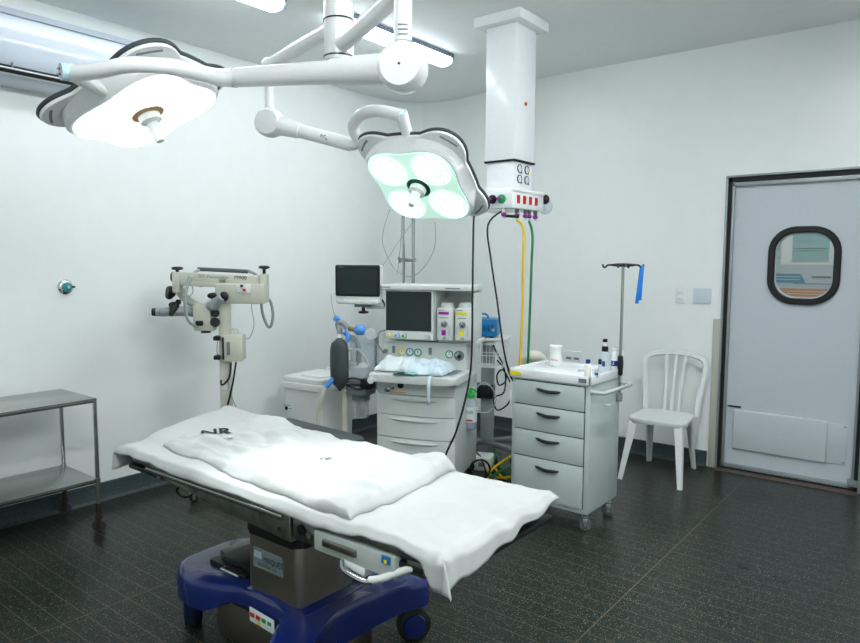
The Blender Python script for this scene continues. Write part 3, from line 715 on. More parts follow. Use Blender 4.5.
# ---- sheets
SX0, SX1, SY0, SY1, SZ = -2.70, -1.05, 1.385, 1.985, .7285
def smst(e0, e1, x): t = max(0, min(1, (x-e0)/(e1-e0))); return t*t*(3-2*t)
def bed_top(x, y):
    z = SZ+.0035
    z += .035*(1-smst(-2.75, -2.15, x))*smst(1.4, 1.75, y)     # pillow end
    k_ = 1-.8*math.exp(-((x+2.53)**2+(y-1.72)**2)/.02)-.8*math.exp(-((x+1.92)**2+(y-1.78)**2)/.01)
    z += .009*k_*(noise.noise((x*6, y*9, 3))+.35)
    z += .014*k_*max(0, noise.noise((x*4+y*13, y*4, 8)))+.011*k_*max(0, noise.noise((x*14-y*5, y*10, 18)))
    z -= .004*smst(-1.5, -1.0, x)*math.sin((y-1.4)*9)*.6
    return max(z, SZ+.0015)
def sheet1():
    b = B(); NX, NY = 150, 74
    ovL, ovR, ovN, ovF = .11, .135, .06, .05
    G = []
    for i in range(NX+1):
        row = []
        u = SX0-ovL+(SX1-SX0+ovL+ovR)*i/NX
        for j in range(NY+1):
            v = SY0-ovN+(SY1-SY0+ovN+ovF)*j/NY
            fx = min(max(u, SX0), SX1); fy = min(max(v, SY0), SY1); dx, dy = u-fx, v-fy
            # the far edge widens towards the head end
            yy = fy + (.06*(1-smst(-2.7, -1.9, fx)))*smst(1.5, 1.98, fy)
            wv = (fy-SY0)/(SY1-SY0)
            if dx > 0: dx *= .26+.5*(1-wv)
            if dx < 0: dx *= .25+.75*(1-wv)
            if dy > 0 and dx > 0: dy *= .1
            if dy < 0: dy *= .55+.25*math.sin(fx*5)**2+1.1*smst(-1.11, -1.05, fx)
            d = max(abs(dx), abs(dy)); z = bed_top(fx, fy)
            wob = .003*math.sin(fy*38+fx*30)+.004*noise.noise((fx*14, fy*14, 1))
            sx = (1 if dx > 0 else -1 if dx < 0 else 0); sy = (1 if dy > 0 else -1 if dy < 0 else 0)
            r = min(1, d/.03); cor = 1 if sx and sy else 0
            X = fx+sx*(.020*r+wob*r+(abs(dx)*.10 if sx else 0))+(abs(dy)*.3*sx*cor); Y = yy+sy*(.014*r+wob*r*.6+abs(dy)*.06)+(abs(dx)*.3*sy*cor*(.6 if sx > 0 else .2))
            X -= .19*((fy-SY0)/(SY1-SY0))*(1-smst(-2.70, -2.3, fx))
            Z = z-max(0, d-.008*r)*(1+.0*cor)
            row.append(b.bm.verts.new((X, Y, Z)))
        G.append(row)
    fs = [b.bm.faces.new((G[i][j], G[i+1][j], G[i+1][j+1], G[i][j+1])) for i in range(NX) for j in range(NY)]
    b._fin(fs, clothm); o = b.make('bed_sheet', ang=180, recalc=False)
    s_ = o.modifiers.new('s', 'SOLIDIFY'); s_.thickness = .0015; s_.offset = 1
    tag(o, 'smooth white sheet covering the operating table and hanging over its right end', 'sheet')
sheet1()
def sheet2():
    A = (AZ(163, 446, .74), AZ(345, 521, .745), AZ(457, 468, .75), AZ(268, 416, .77))   # near-left, near-right, far-right, far-left
    NX, NY = 150, 66
    def top(x, y, u, v):
        z = bed_top(x, y)+.014
        k_ = 1-.95*math.exp(-((x+2.53)**2+(y-1.72)**2)/.02)-.9*math.exp(-((x+1.92)**2+(y-1.78)**2)/.01)
        z += .03*k_*abs(noise.noise((x*5+y*3, y*9, 2)))+.026*k_*max(0, noise.noise((x*10-y*9, y*16+x*3, 5)))+.022*k_*max(0, noise.noise((x*3+y*1, y*22, 15)))
        z += .016*smst(.78, .92, u)*(1-smst(.96, 1.0, u))      # rolled right edge
        z += .012*math.exp(-((v-.42-.05*math.sin(u*6))/.03)**2)*smst(.25, .35, u)*(1-smst(.6, .75, u))   # long fold ridge
        return z
    def P(u, v):
        a = A[0].lerp(A[1], u); c = A[3].lerp(A[2], u); p = a.lerp(c, v)
        e = .018*noise.noise((u*5, 0, 9)) if v < .5 else .018*noise.noise((u*5, 4, 9)); p.y += e*abs(v-.5)*2; p.x += .02*noise.noise((v*4, u*2, 7))*abs(u-.5)*2
        p.y = min(max(p.y, SY0+.012), SY1+.07); return p
    b = B(); G = []
    for i in range(NX+1):
        row = []
        for j in range(NY+1):
            u, v = i/NX, j/NY; p = P(u, v); z = top(p.x, p.y, u, v)
            edge = min(u*NX, (NX-u*NX), v*NY, (NY-v*NY)); k = min(1, edge/2.2)
            zb_ = bed_top(p.x, min(p.y, SY1))+.003
            row.append(b.bm.verts.new((p.x, p.y, zb_+(z-zb_)*k)))
        G.append(row)
    fs = [b.bm.faces.new((G[i][j], G[i+1][j], G[i+1][j+1], G[i][j+1])) for i in range(NX) for j in range(NY)]
    b._fin(fs, clothm)
    o = b.make('surgical_drape', ang=180, recalc=False)
    s_ = o.modifiers.new('s', 'SOLIDIFY'); s_.thickness = .0018; s_.offset = 1
    tag(o, 'crumpled white drape with black lettering lying on top of the sheet', 'drape')
    def nearest(x, y):
        best = min(((v.co.x-x)**2+(v.co.y-y)**2, v.co.z) for v in o.data.vertices); return best[1]
    vs = [(v.co.x, v.co.y, v.co.z) for v in o.data.vertices]
    def fn(co):
        best = sorted(((x-co.x)**2+(y-co.y)**2, z) for x, y, z in vs)[:14]
        return Vector((co.x, co.y, sum(k[1] for k in best)/14+.006))
    p = AZ(216, 434, .765); q = AZ(324, 457, .76)
    ang = math.atan2(*(AZ(228, 433, .765)-AZ(208, 434.5, .765)).yx)
    b = B(); b.text('NR', .13, Matrix.Translation((p.x, p.y, 0)) @ Matrix.Rotation(ang, 4, 'Z'), inkb, fn=fn, squash=.72, bold=.003)
    b.text('VIX', .045, Matrix.Translation((p.x+.115, p.y-.035, 0)) @ Matrix.Rotation(ang, 4, 'Z'), inkb, fn=fn)
    b.make('stamped_lettering', o, recalc=False); b = B(); b.text('vx', .07, Matrix.Translation((q.x, q.y, 0)) @ Matrix.Rotation(ang, 4, 'Z'), inkb, fn=fn)
    b.make('stamped_lettering', o, recalc=False)
sheet2()

# ================================================================== INSTRUMENT CART (left)
def swivel(name, parent, x, y, r, m=rubber, hz_=None, yaw=0, fork=chrome):
    b = B(); w = .022; c = math.cos(yaw); s_ = math.sin(yaw); top = 2*r+.03
    ax = (-s_, c, 0)
    b.lathe([(r*.4, -w/2), (r*.85, -w/2), (r, -w*.3), (r, w*.3), (r*.85, w/2), (r*.4, w/2)], m, (x, y, r), ax, 24)
    for k in (-1, 1):
        b.box((x-s_*k*(w/2+.004), y+c*k*(w/2+.004), r*1.35), (r*.7, .003, r*1.6), fork, .001, Matrix.Rotation(yaw, 3, 'Z'))
    b.box((x, y, 2*r+.012), (r*1.1, w+.014, .006), fork, .001, Matrix.Rotation(yaw, 3, 'Z')); b.cyl((x, y, 2*r+.012), (x, y, top), .012, fork); b.cyl((x-s_*.02, y+c*.02, r), (x+s_*.02, y-c*.02, r), .006, fork)
    return b.make(name, parent)
def instrument_cart():
    # right front leg at (-3.72,1.76), right rear at (-4.12,1.78)
    x0, x1, y0, y1, zt, zs = -4.14, -3.71, .78, 1.77, .752, .30
    t = thing('instrument_table', 'stainless steel two shelf instrument table on rusty casters by the left wall', 'instrument table', ((x0+x1)/2, (y0+y1)/2, 0))
    hx, hy = (x1-x0)/2, (y1-y0)/2
    for nm, z in (('top_shelf', zt), ('lower_shelf', zs)):
        b = B(); ex = .0 if z == zt else -.006
        b.box((0, 0, z-.004), (2*(hx+ex), 2*(hy+ex), .008), steel, .002)
        for s_ in (-1, 1):
            b.box((s_*(hx+ex-.003), 0, z-.013), (.006, 2*(hy+ex), .022), steel, .001); b.box((0, s_*(hy+ex-.003), z-.013), (2*(hx+ex), .006, .022), steel, .001)
        b.make(nm, t)
    for sx in (-1, 1):
        for sy in (-1, 1):
            b = B(); x, y = sx*(hx-.008), sy*(hy-.008); b.cyl((x, y, .11), (x, y, zt-.008), .0115, chrome); b.cyl((x, y, .09), (x, y, .16), .0125, rust)
            b.cyl((x, y, zs-.022), (x, y, zs+.005), .015, chrome); lg = b.make('leg', t)
            swivel('caster', lg, x, y, .036, mat('worn_wheel', (58, 58, 58), .6), yaw=.9, fork=rust)
instrument_cart()

# ================================================================== OPERATING MICROSCOPE
def microscope():
    D = 4.35; base = AD(232, 412, D); base.z = 0
    yaw = math.atan2(RT.y, RT.x)+.06
    t = thing('operating_microscope', 'cream operating microscope on a floor column near the left wall', 'microscope', base, yaw)
    Mi = (Matrix.Translation(base) @ Matrix.Rotation(yaw, 4, 'Z')).inverted()
    def q(x, y, dd=0): return Mi @ AD(x, y, D+dd)
    b = B()
    for a in (35, 145, 215, 325):
        e = Vector((math.cos(math.radians(a))*.28, math.sin(math.radians(a))*.2, .07)); b.box((e.x/2, e.y/2, .075), (e.xy.length+.04, .07, .05), cream, .012, Matrix.Rotation(math.radians(0)+math.atan2(e.y, e.x), 3, 'Z'))
    b.cyl((0, 0, .05), (0, 0, .13), .09, cream); bs = b.make('base', t)
    for a in (35, 145, 215, 325):
        swivel('caster', bs, math.cos(math.radians(a))*.27, math.sin(math.radians(a))*.195, .026, rubber, yaw=.4)
    pt = q(223, 296); k = q(228, 330)
    b = B(); b.box((pt.x*.6+k.x*.4+.012, 0, .10+(pt.z+.06)/2), (.062, .09, pt.z-.02), cream, .01); b.make('column', t)
    # column actually leans nowhere: single straight upright
    b = B(); a0, a1 = q(220, 281), q(268, 305)
    b.box(((a0.x+a1.x)/2, 0, (a0.z+a1.z)/2), (a1.x-a0.x, .12, .125), cream, .012); b.make('carriage', t)
    b = B(); a0, a1 = q(243, 286), q(252, 292); b.box((a0.x+.03, -.063, a0.z-.01), (.085, .006, .055), offwhite, .002)
    b.cyl((a0.x+.02, -.066, a0.z+.005), (a0.x+.02, -.074, a0.z+.005), .009, black); b.cyl((a0.x+.035, -.066, a0.z-.02), (a0.x+.035, -.074, a0.z-.02), .009, redm); b.make('switch_panel', t)
    # swing arm
    l, r = q(185, 277), q(262, 281)
    b = B(); dx = r.x-l.x; rot = Matrix.Rotation(math.atan2(l.z-r.z, dx), 3, 'Y')
    b.box(((l.x+r.x)/2, 0, (l.z+r.z)/2), (dx, .09, .07), cream, .01, rot); b.box(((l.x+r.x)/2, -.01, (l.z+r.z)/2-.034), (dx-.02, .075, .03), cream, .006, rot)
    m = q(231, 277); b.text('D.F. Vasconcellos', .026, Matrix.Translation((m.x-.08, -.0462, m.z+.003)) @ FRONT @ Matrix.Rotation(-.05, 4, 'Z'), greyprint)
    b.text('M900', .034, Matrix.Translation((m.x+.085, -.0462, m.z-.002)) @ FRONT @ Matrix.Rotation(-.05, 4, 'Z'), inkb); arm = b.make('swing_arm', t)
    b = B(); l2, r2 = q(198, 269), q(248, 271.5); b.tube([l2, r2], .013, mat('slate_rail', (84, 94, 100), .5), 10); b.make('handrail', arm)
    for nm, px, py, top in (('end_post', 182, 282, 1), ('end_post', 266, 283, 1)):
        c = q(px, py+(4 if px > 200 else 0)); b = B(); b.box((c.x, 0, c.z), (.05, .08, .13 if px < 200 else .17), cream, .012)
        e = q(px, 267.5 if px > 200 else 268.5); b.cyl((c.x, 0, c.z+.05), (c.x, 0, e.z-.005), .010, black)
        b.lathe([(.01, -.012), (.03, -.008), (.036, 0), (.03, .008), (.01, .011)], black, (c.x, 0, e.z+.002), n=14); b.make(nm, arm)
    def knob(px, py, ax, r_, l_, dd=0, par=t):
        b = B(); c = q(px, py, dd); b.lathe([(r_*.5, 0), (r_*.9, l_*.1), (r_, l_*.3), (r_, l_*.8), (r_*.85, l_), (r_*.2, l_*1.02)], black, c, ax, 12); b.make('knob', par)
    knob(176, 277, (-1, 0, 0), .033, .028, par=arm); knob(202, 281.5, (0, -1, 0), .034, .035, -.055, arm)
    # left suspension bracket
    c0, c1, c2, c3 = q(181, 288), q(181, 294), q(187, 299), q(199, 307)
    b = B(); b.tube([c0, c1, c2, c3], .03, cream, 12, smooth=3, radii=[.028, .026, .03, .024]); b.make('suspension_arm', t)
    knob(175, 292, (-.8, -.6, .1), .036, .05); knob(171.5, 295, (-.6, -.8, 0), .028, .03); knob(181, 302, (-1, -.1, 0), .016, .03)
    # head body
    c = q(207, 315); b = B(); b.box((c.x, -.02, c.z), (.105, .09, .16), cream, .006); b.box((c.x+.012, -.02, c.z-.055), (.12, .085, .07), cream, .006); hd = b.make('optics_body', t)
    b = B(); c = q(205, 321.5); b.box((c.x, -.068, c.z), (.045, .02, .032), black, .006); c = q(209, 330.5); b.cyl((c.x, -.02, c.z+.01), (c.x, -.02, c.z-.006), .03, black); b.make('objective_lens', hd)
    # observer tube to the left
    pL = [q(198, 311.5, -.03), q(180, 311, -.05), q(174, 311, -.06), q(160, 312, -.09), q(152, 312, -.1)]
    b = B(); b.tube([pL[0], pL[1]], .03, lens_grey, 16, radii=[.036, .03]); b.tube([pL[1], pL[3]], .036, lens_grey, 16, radii=[.032, .028]); b.tube([pL[3]-Vector((0, 0, 0)), pL[3].lerp(pL[4], .5)], .026, lens_grey, 16)
    ob = b.make('observer_tube', t)
    b = B(); b.tube([pL[3].lerp(pL[4], .45), pL[4]], 0, black, 16, radii=[.026, .023]); b.make('eyepiece', ob)
    b = B(); e = q(174, 306, -.08); e2 = q(171, 315, -.12); b.tube([e, e.lerp(e2, .5), e2], 0, black, 14, radii=[.026, .02, .014]); b.lathe([(.03, 0), (.032, .01), (.02, .016)], black, e, (.2, -.5, .8)); b.make('eyepiece', ob)
    # main binocular
    pB = [q(208, 307, -.1), q(216, 303, -.14), q(222, 297, -.18)]
    b = B(); b.tube(pB, .03, lens_grey, 16, smooth=3, radii=[.028, .034, .022]); b.sphere(q(214, 305, -.13), .036, lens_grey); bi = b.make('binocular', t)
    b = B(); e, f = q(213, 296, -.12), q(219, 298, -.1); b.tube([e, f], 0, black, 14, radii=[.026, .018]); b.sphere(q(212.5, 295.7, -.12), .027, black, (1.2, 1, .7)); b.make('eyepiece', bi)
    b = B(); b.sphere(q(224, 296.5, -.16), .028, black, (1, 1, 1.1)); b.make('eyepiece', bi)
    knob(215.5, 313, (.2, -1, 0), .026, .03, -.09); knob(214.5, 322, (.4, -1, 0), .03, .04, -.09); knob(215.5, 308, (.2, -1, 0), .012, .02, -.08)
    # light guide
    b = B(); b.tube([q(248, 270.5), q(257, 276), q(261, 290), q(262, 310), q(267, 325), q(271, 326), q(273, 315), q(271, 303), q(268, 298, .03)], .009, greyw, smooth=5); b.make('light_guide', t)
    b = B(); b.tube([q(199, 270, -.05), q(191, 276, -.12), q(186.5, 290, -.17), q(185, 306, -.18), q(188, 320, -.17), q(195, 326, -.14), q(201, 327, -.09)], .009, greyw, smooth=5); b.sphere(q(201, 327, -.09), .014, black); b.make('light_guide', t)
    # power supply on the column
    c = q(236.5, 346); b = B(); b.box((c.x, -.03, c.z), (.125, .12, .165), cream, .008); b.box((q(228, 346).x, -.092, c.z), (.012, .006, .14), black, .002)
    b.box((q(233, 345).x, -.0915, c.z), (.02, .004, .08), midgrey); ps = b.make('power_supply', t)
    b = B(); e0, e1 = q(232, 331), q(241, 331); b.tube([(e0.x, -.03, c.z+.08), (e0.x+.008, -.03, c.z+.112), (e1.x-.008, -.03, c.z+.112), (e1.x, -.03, c.z+.08)], .006, cream, smooth=3); b.make('carry_handle', ps)
    for py in (336.5, 355.5):
        b = B(); e = q(221, py); b.box((e.x, -.04, e.z), (.04, .07, .026), black, .004); b.make('clamp', ps)
    b = B(); b.tube([q(219, 335, -.08), q(217, 350, -.08), q(221, 365, -.06), q(226, 382, -.05), q(235, 405, -.05), q(245, 425, 0)], .003, greyw, smooth=5); b.make('cable', t)
    b = B(); b.tube([q(231, 363, -.08), q(229, 378, -.09), q(222, 385, -.09), q(221, 380, -.09)], .006, black, smooth=5); b.make('cable', t)
    b = B(); b.tube([q(236, 362, -.07), q(233, 382, -.08), q(229, 400, -.08), q(226, 412, -.06), q(225, 430, -.04)], .006, black, smooth=5); b.make('cable', t)
    b = B(); b.tube([q(250, 291, -.08), q(252, 310, -.08), q(254, 325, -.08), q(250, 337, -.08), q(246, 339, -.06)], .0025, greyw, smooth=5); b.make('cable', t)
    b = B(); b.tube([q(192, 284, -.05), q(193, 292, -.06), q(189, 297, -.05)], .0025, greyw, smooth=4); b.make('cable', t)
    b = B(); e = q(227, 384); b.box((e.x, -.048, e.z), (.035, .003, .045), paper); b.make('inspection_label', t)
microscope()

# ================================================================== STORAGE BIN (white chest in the corner)
def chest():
    O = AD(279.5, 380, 5.0); O.z = 0
    ang = math.radians(5)
    t = thing('storage_chest', 'large white lidded plastic chest standing in the corner behind the breathing bag', 'chest', O, ang)
    w, d, h = .40, .42, .625
    b = B()
    rings = []
    for k, z in ((.90, .02), (.99, h)):
        rings.append([b.bm.verts.new((w/2+x*k, d/2+y*k, z)) for x, y in rrect(w-.03, d-.03, .03, 4)])
    b.loft(rings, offwhite); 
    for k in range(7): b.box((.16+k*.02*0+.3*0+.012*0, .02, .3), (.001, .001, .001), offwhite)
    b.make('body', t)
    b = B(); b.prism(rrect(w, d, .035, 4, w/2, d/2), h-.045, h+.005, offwhite, bev=.006); b.prism(rrect(w-.02, d-.02, .035, 4, w/2, d/2), h+.005, h+.045, offwhite, bev=.008); b.prism(rrect(w-.18, d-.14, .03, 4, w/2+.04, d/2), h+.045, h+.056, offwhite, bev=.004)
    b.box((.14, d-.03, h+.055), (.05, .03, .03), offwhite, .008); b.make('lid', t)
    b = B(); b.box((.09, .004, .445), (.085, .003, .05), paper); b.box((.065, .0015, .435), (.028, .002, .026), black); b.box((.075, .0015, .458), (.06, .002, .004), greyprint); b.box((.1, .0015, .436), (.03, .002, .004), greyprint); b.make('brand_label', t)
chest()

# ================================================================== ANESTHESIA MACHINE
MO = Vector((-2.778, 3.389, 0)); MA = math.radians(19)
MI = (Matrix.Translation(MO) @ Matrix.Rotation(MA, 4, 'Z')).inverted()
mu_, mv_ = Vector((math.cos(MA), math.sin(MA), 0)), Vector((-math.sin(MA), math.cos(MA), 0))
def ML(x, y, yl):
    d = ray(x, y); tt = ((MO+mv_*yl-CP).dot(mv_))/d.dot(mv_); return MI @ (CP+d*tt)
def machine():
    t = thing('anesthesia_machine', 'white anesthesia machine with drawers, dark screen and two vaporizers', 'anesthesia machine', MO, MA)
    b = B(); b.box((0, .26, .41), (.55, .52, .64), machg, .012); b.box((0, .3, .09), (.5, .56, .04), midgrey, .01); b.make('body', t)
    for x in (-.22, .22):
        for y in (.06, .54): swivel('caster', t, x, y, .033, rubber, yaw=.5, fork=midgrey)
    zs = [.640, .505, .355, .215, .10]
    for k in range(4):
        z1, z0 = zs[k]-.003, zs[k+1]+.003; n = 14; b = B()
        out = [(-.27, .012), (-.27, -.004)]+[(-.27+.54*j/n, -.006-.03*math.sin(PI*j/n)**.6) for j in range(n+1)]+[(.27, -.004), (.27, .012)]
        b.prism(out, z0, z1, mach, bev=.003); dr = b.make('drawer', t)
        b = B(); rings = []
        for j in range(13):
            s_ = -1+j/6; x = s_*.17; y = -.006-.03*math.sin(PI*(x+.27)/.54)**.6; hgt = .016*(1-s_*s_)**.5+.0015; dep = .016*(1-s_*s_)**.5+.001
            rings.append([b.bm.verts.new((x, y-.001, z1-.02)), b.bm.verts.new((x, y-dep, z1-.022)), b.bm.verts.new((x, y-dep*.9, z1-.022-hgt*.4)), b.bm.verts.new((x, y-.001, z1-.022-hgt))])
        b.loft(rings, mach); b.make('handle', dr)
    b = B(); n = 14; out = [(-.27, .012), (-.27, -.004)]+[(-.27+.54*j/n, -.006-.02*math.sin(PI*j/n)**.6) for j in range(n+1)]+[(.27, -.004), (.27, .012)]
    b.prism(out, .645, .728, mach, bev=.003); fp = b.make('outlet_panel', t)
    b = B(); b.lathe([(.022, 0), (.02, .012), (.012, .016)], black, (-.095, -.02, .703), (0, -1, 0)); b.make('gas_port', fp)
    b = B(); b.lathe([(.018, 0), (.018, .02), (.011, .024), (.011, .04)], chrome, (-.185, -.02, .672), (0, -1, 0)); b.cyl((-.15, -.02, .68), (-.15, -.035, .68), .008, midgrey); b.make('suction_fitting', fp)
    b = B(); b.box((-.12, -.027, .655), (.12, .002, .006), orange); b.make('marking', fp)
    # worktop
    b = B(); out = rrect(.60, .46, .05, 6, .005, .11); b.prism(out, .732, .782, mach, bev=.012); b.prism(rrect(.54, .26, .03, 5, .005, .06), .782, .786, machg); wt = b.make('worktop', t)
    b = B(); b.prism(rrect(.2, .2, .02, 3, .16, .08), .786, .790, midgrey); b.make('steel_inlay', wt)
    b = B(); b.lathe([(.022, 0), (.024, .004), (.022, .016), (.01, .018)], mach, (-.262, -.118, .742), (0, -1, 0)); b.make('side_knob', wt)
    # gauge panel
    b = B(); b.box((-.02, .30, .87), (.61, .2, .19), mach, .01); gp = b.make('gauge_panel', t)
    for (x, z, m) in ((-.174, .892, yellow), (-.116, .893, mat('blue_ring', (40, 140, 190), .4)), (-.058, .892, green), (.165, .89, green)):
        b = B(); b.lathe([(.027, 0), (.027, .006), (.021, .006), (.021, .002)], m, (x, .2, z), (0, -1, 0)); b.cyl((x, .2, z), (x, .1965, z), .02, paper); b.box((x, .195, z+.006), (.003, .002, .018), black); b.make('gauge', gp)
    b = B(); b.lathe([(.034, 0), (.034, .008), (.026, .01)], midgrey, (.235, .2, .885), (0, -1, 0)); b.sphere((.24, .185, .88), .013, black); b.box((.225, .185, .895), (.012, .01, .03), chrome, .002, Matrix.Rotation(.7, 3, 'Y')); b.make('oxygen_flush', gp)
    for x in (-.235, .03): b = B(); b.box((x, .198, .905), (.022, .01, .05), midgrey, .004); b.make('rotary_slot', gp)
    b = B(); b.lathe([(.014, 0), (.014, .02), (.008, .024)], midgrey, (-.292, .2, .893), (0, -1, 0)); b.make('port', gp)
    # upper housing
    b = B(); b.box((-.095, .30, 1.155), (.36, .3, .35), mach, .012); b.box((0.02, .42, 1.14), (.60, .08, .38), mach, .01)
    b.box((.338, .235, 1.12), (.014, .17, .37), mach, .006); b.box((.215, .33, .975), (.27, .22, .03), mach, .004); b.make('housing', t)
    b = B(); b.prism(rrect(.63, .33, .02, 4, .025, .255), 1.318, 1.352, mach, bev=.006); b.box((.345, .14, 1.334), (.03, .08, .03), mach, .005); b.box((-.25, .0885, 1.336), (.07, .002, .006), greyprint); b.box((.22, .0885, 1.334), (.1, .002, .006), greyprint); b.make('top_shelf', t)
    b = B(); b.prism(rrect(.345, .335, .014, 4, -.095, 1.155), .118, .15, mach, XZ, bev=.006); bz = b.make('screen_bezel', t)
    b = B(); b.prism(rrect(.322, .262, .006, 3, -.096, 1.176), .115, .119, screen, XZ); b.make('screen', bz)
    for x, m in ((-.237, yellow), (-.18, bluec), (-.128, green)):
        b = B(); b.lathe([(.016, 0), (.014, .018), (.006, .02)], mach, (x, .118, 1.012), (0, -1, 0)); b.lathe([(.009, .02), (.004, .022)], m, (x, .118, 1.012), (0, -1, 0)); b.lathe([(.018, 0), (.018, .002)], m, (x+.004, .117, 1.012), (0, -1, 0)); b.make('gas_knob', bz)
    b = B(); b.lathe([(.017, 0), (.015, .02), (.006, .022)], machg, (.045, .118, 1.012), (0, -1, 0)); b.make('selector_knob', bz)
    for cx_, m in ((.160, purple), (.283, yellow)):
        b = B(); b.box((cx_, .17, 1.10), (.108, .13, .215), mach, .014); b.lathe([(.044, 0), (.044, .022), (.036, .034), (.02, .036)], machg, (cx_, .17, 1.205)); vp = b.make('vaporizer', t)
        b = B(); b.box((cx_-.005, .1035, 1.172), (.07, .003, .018), m); b.box((cx_-.005, .1035, 1.142), (.06, .002, .004), greyprint); b.box((cx_-.02, .1035, 1.192), (.04, .002, .004), greyprint); b.make('agent_label', vp); b = B(); b.box((cx_-.005, .1035, 1.044), (.028, .003, .034), m); b.make('colour_patch', vp)
        b = B(); b.lathe([(.021, 0), (.021, .01), (.017, .014)], midgrey, (cx_, .105, 1.1), (0, -1, 0)); b.box((cx_, .09, 1.105), (.012, .012, .03), chrome, .003); b.box((cx_+.035, .103, 1.06), (.012, .006, .07), machg, .002); b.box((cx_-.038, .103, 1.06), (.008, .004, .05), machg); b.lathe([(.012, 0), (.01, .012)], chrome, (cx_, .105, 1.008), (0, -1, 0)); b.make('dial', vp)
    # monitor boom and absorber
    b = B(); b.box((-.33, .24, .7), (.16, .06, .03), mach, .006); b.box((-.33, .18, .66), (.12, .1, .06), machg, .008); b.make('side_bracket', t)
    return t
machine()
ax_, ay_ = -.455, .14   # absorber axis in machine coordinates
def mthing(name, label, cat, x=0, y=0, z=0):
    return thing(name, label, cat, Matrix.Translation(MO) @ Matrix.Rotation(MA, 4, 'Z') @ Vector((x, y, z)), MA)
def absorber():
    t = mthing('carbon_dioxide_absorber', 'clear absorber canister assembly bracketed on the left of the anesthesia machine', 'absorber', ax_, ay_, 0)
    b = B(); b.prism(rrect(.17, .18, .04, 5), .595, .66, midgrey, bev=.01); b.prism(rrect(.2, .2, .03, 4), .675, .70, midgrey, bev=.008); b.box((.08, -.06, .68), (.08, .09, .07), black, .01); b.cyl((0, 0, .55), (0, 0, .6), .062, midgrey, n=28); b.make('manifold', t)
    b = B(); b.lathe([(.05, .435), (.053, .44), (.053, .56)], clear, n=28); b.cyl((0, 0, .43), (0, 0, .442), .053, clearb, n=28); b.make('lower_canister', t)
    b = B(); b.cyl((-.01, 0, .455), (-.01, 0, .56), .016, mat('pinkish_tube', (170, 160, 170), .4)); b.sphere((0, 0, .46), .025, black, (1, 1, .5)); b.make('drain', t)
    b = B(); b.box((0, .06, .85), (.22, .008, .28), clearb, .003); b.tube([(-.09, .05, .73), (-.09, .05, .98)], .008, clearb); b.tube([(.09, .05, .73), (.09, .05, .98)], .008, midgrey); b.make('guard_plate', t)
    b = B(); b.lathe([(.085, .71), (.09, .72), (.09, .79), (.08, .80)], clear, (0, -.02, 0), n=28); b.make('dome_housing', t)
    for x in (-.05, .05):
        b = B(); b.lathe([(.045, 0), (.046, .012), (.03, .03), (.008, .036)], clear, (x, -.06, .795), (0, -.3, 1)); b.cyl((x, -.06, .79), (x, -.06, .81), .022, black if x < 0 else paper); b.make('valve_dome', t)
    b = B(); b.tube([(-.08, -.05, .73), (-.11, -.08, .80), (-.06, -.1, .90), (.03, -.1, .91), (.08, -.08, .84), (.07, -.06, .78), (0, -.09, .74), (-.07, -.1, .78)], .011, clear, smooth=5); b.make('coiled_tube', t)
    b = B(); b.tube([(.11, -.08, .66), (.03, -.12, .645), (-.06, -.11, .67), (-.1, -.08, .64)], .006, black, smooth=4); b.tube([(.1, -.1, .7), (.0, -.12, .72), (-.1, -.1, .69)], .005, black, smooth=4); b.make('cable', t)
    b = B(); b.cyl((0, .06, .98), (0, .06, .99), .001, clearb); b.make('top_pin', t) if False else b.bm.free()
absorber()
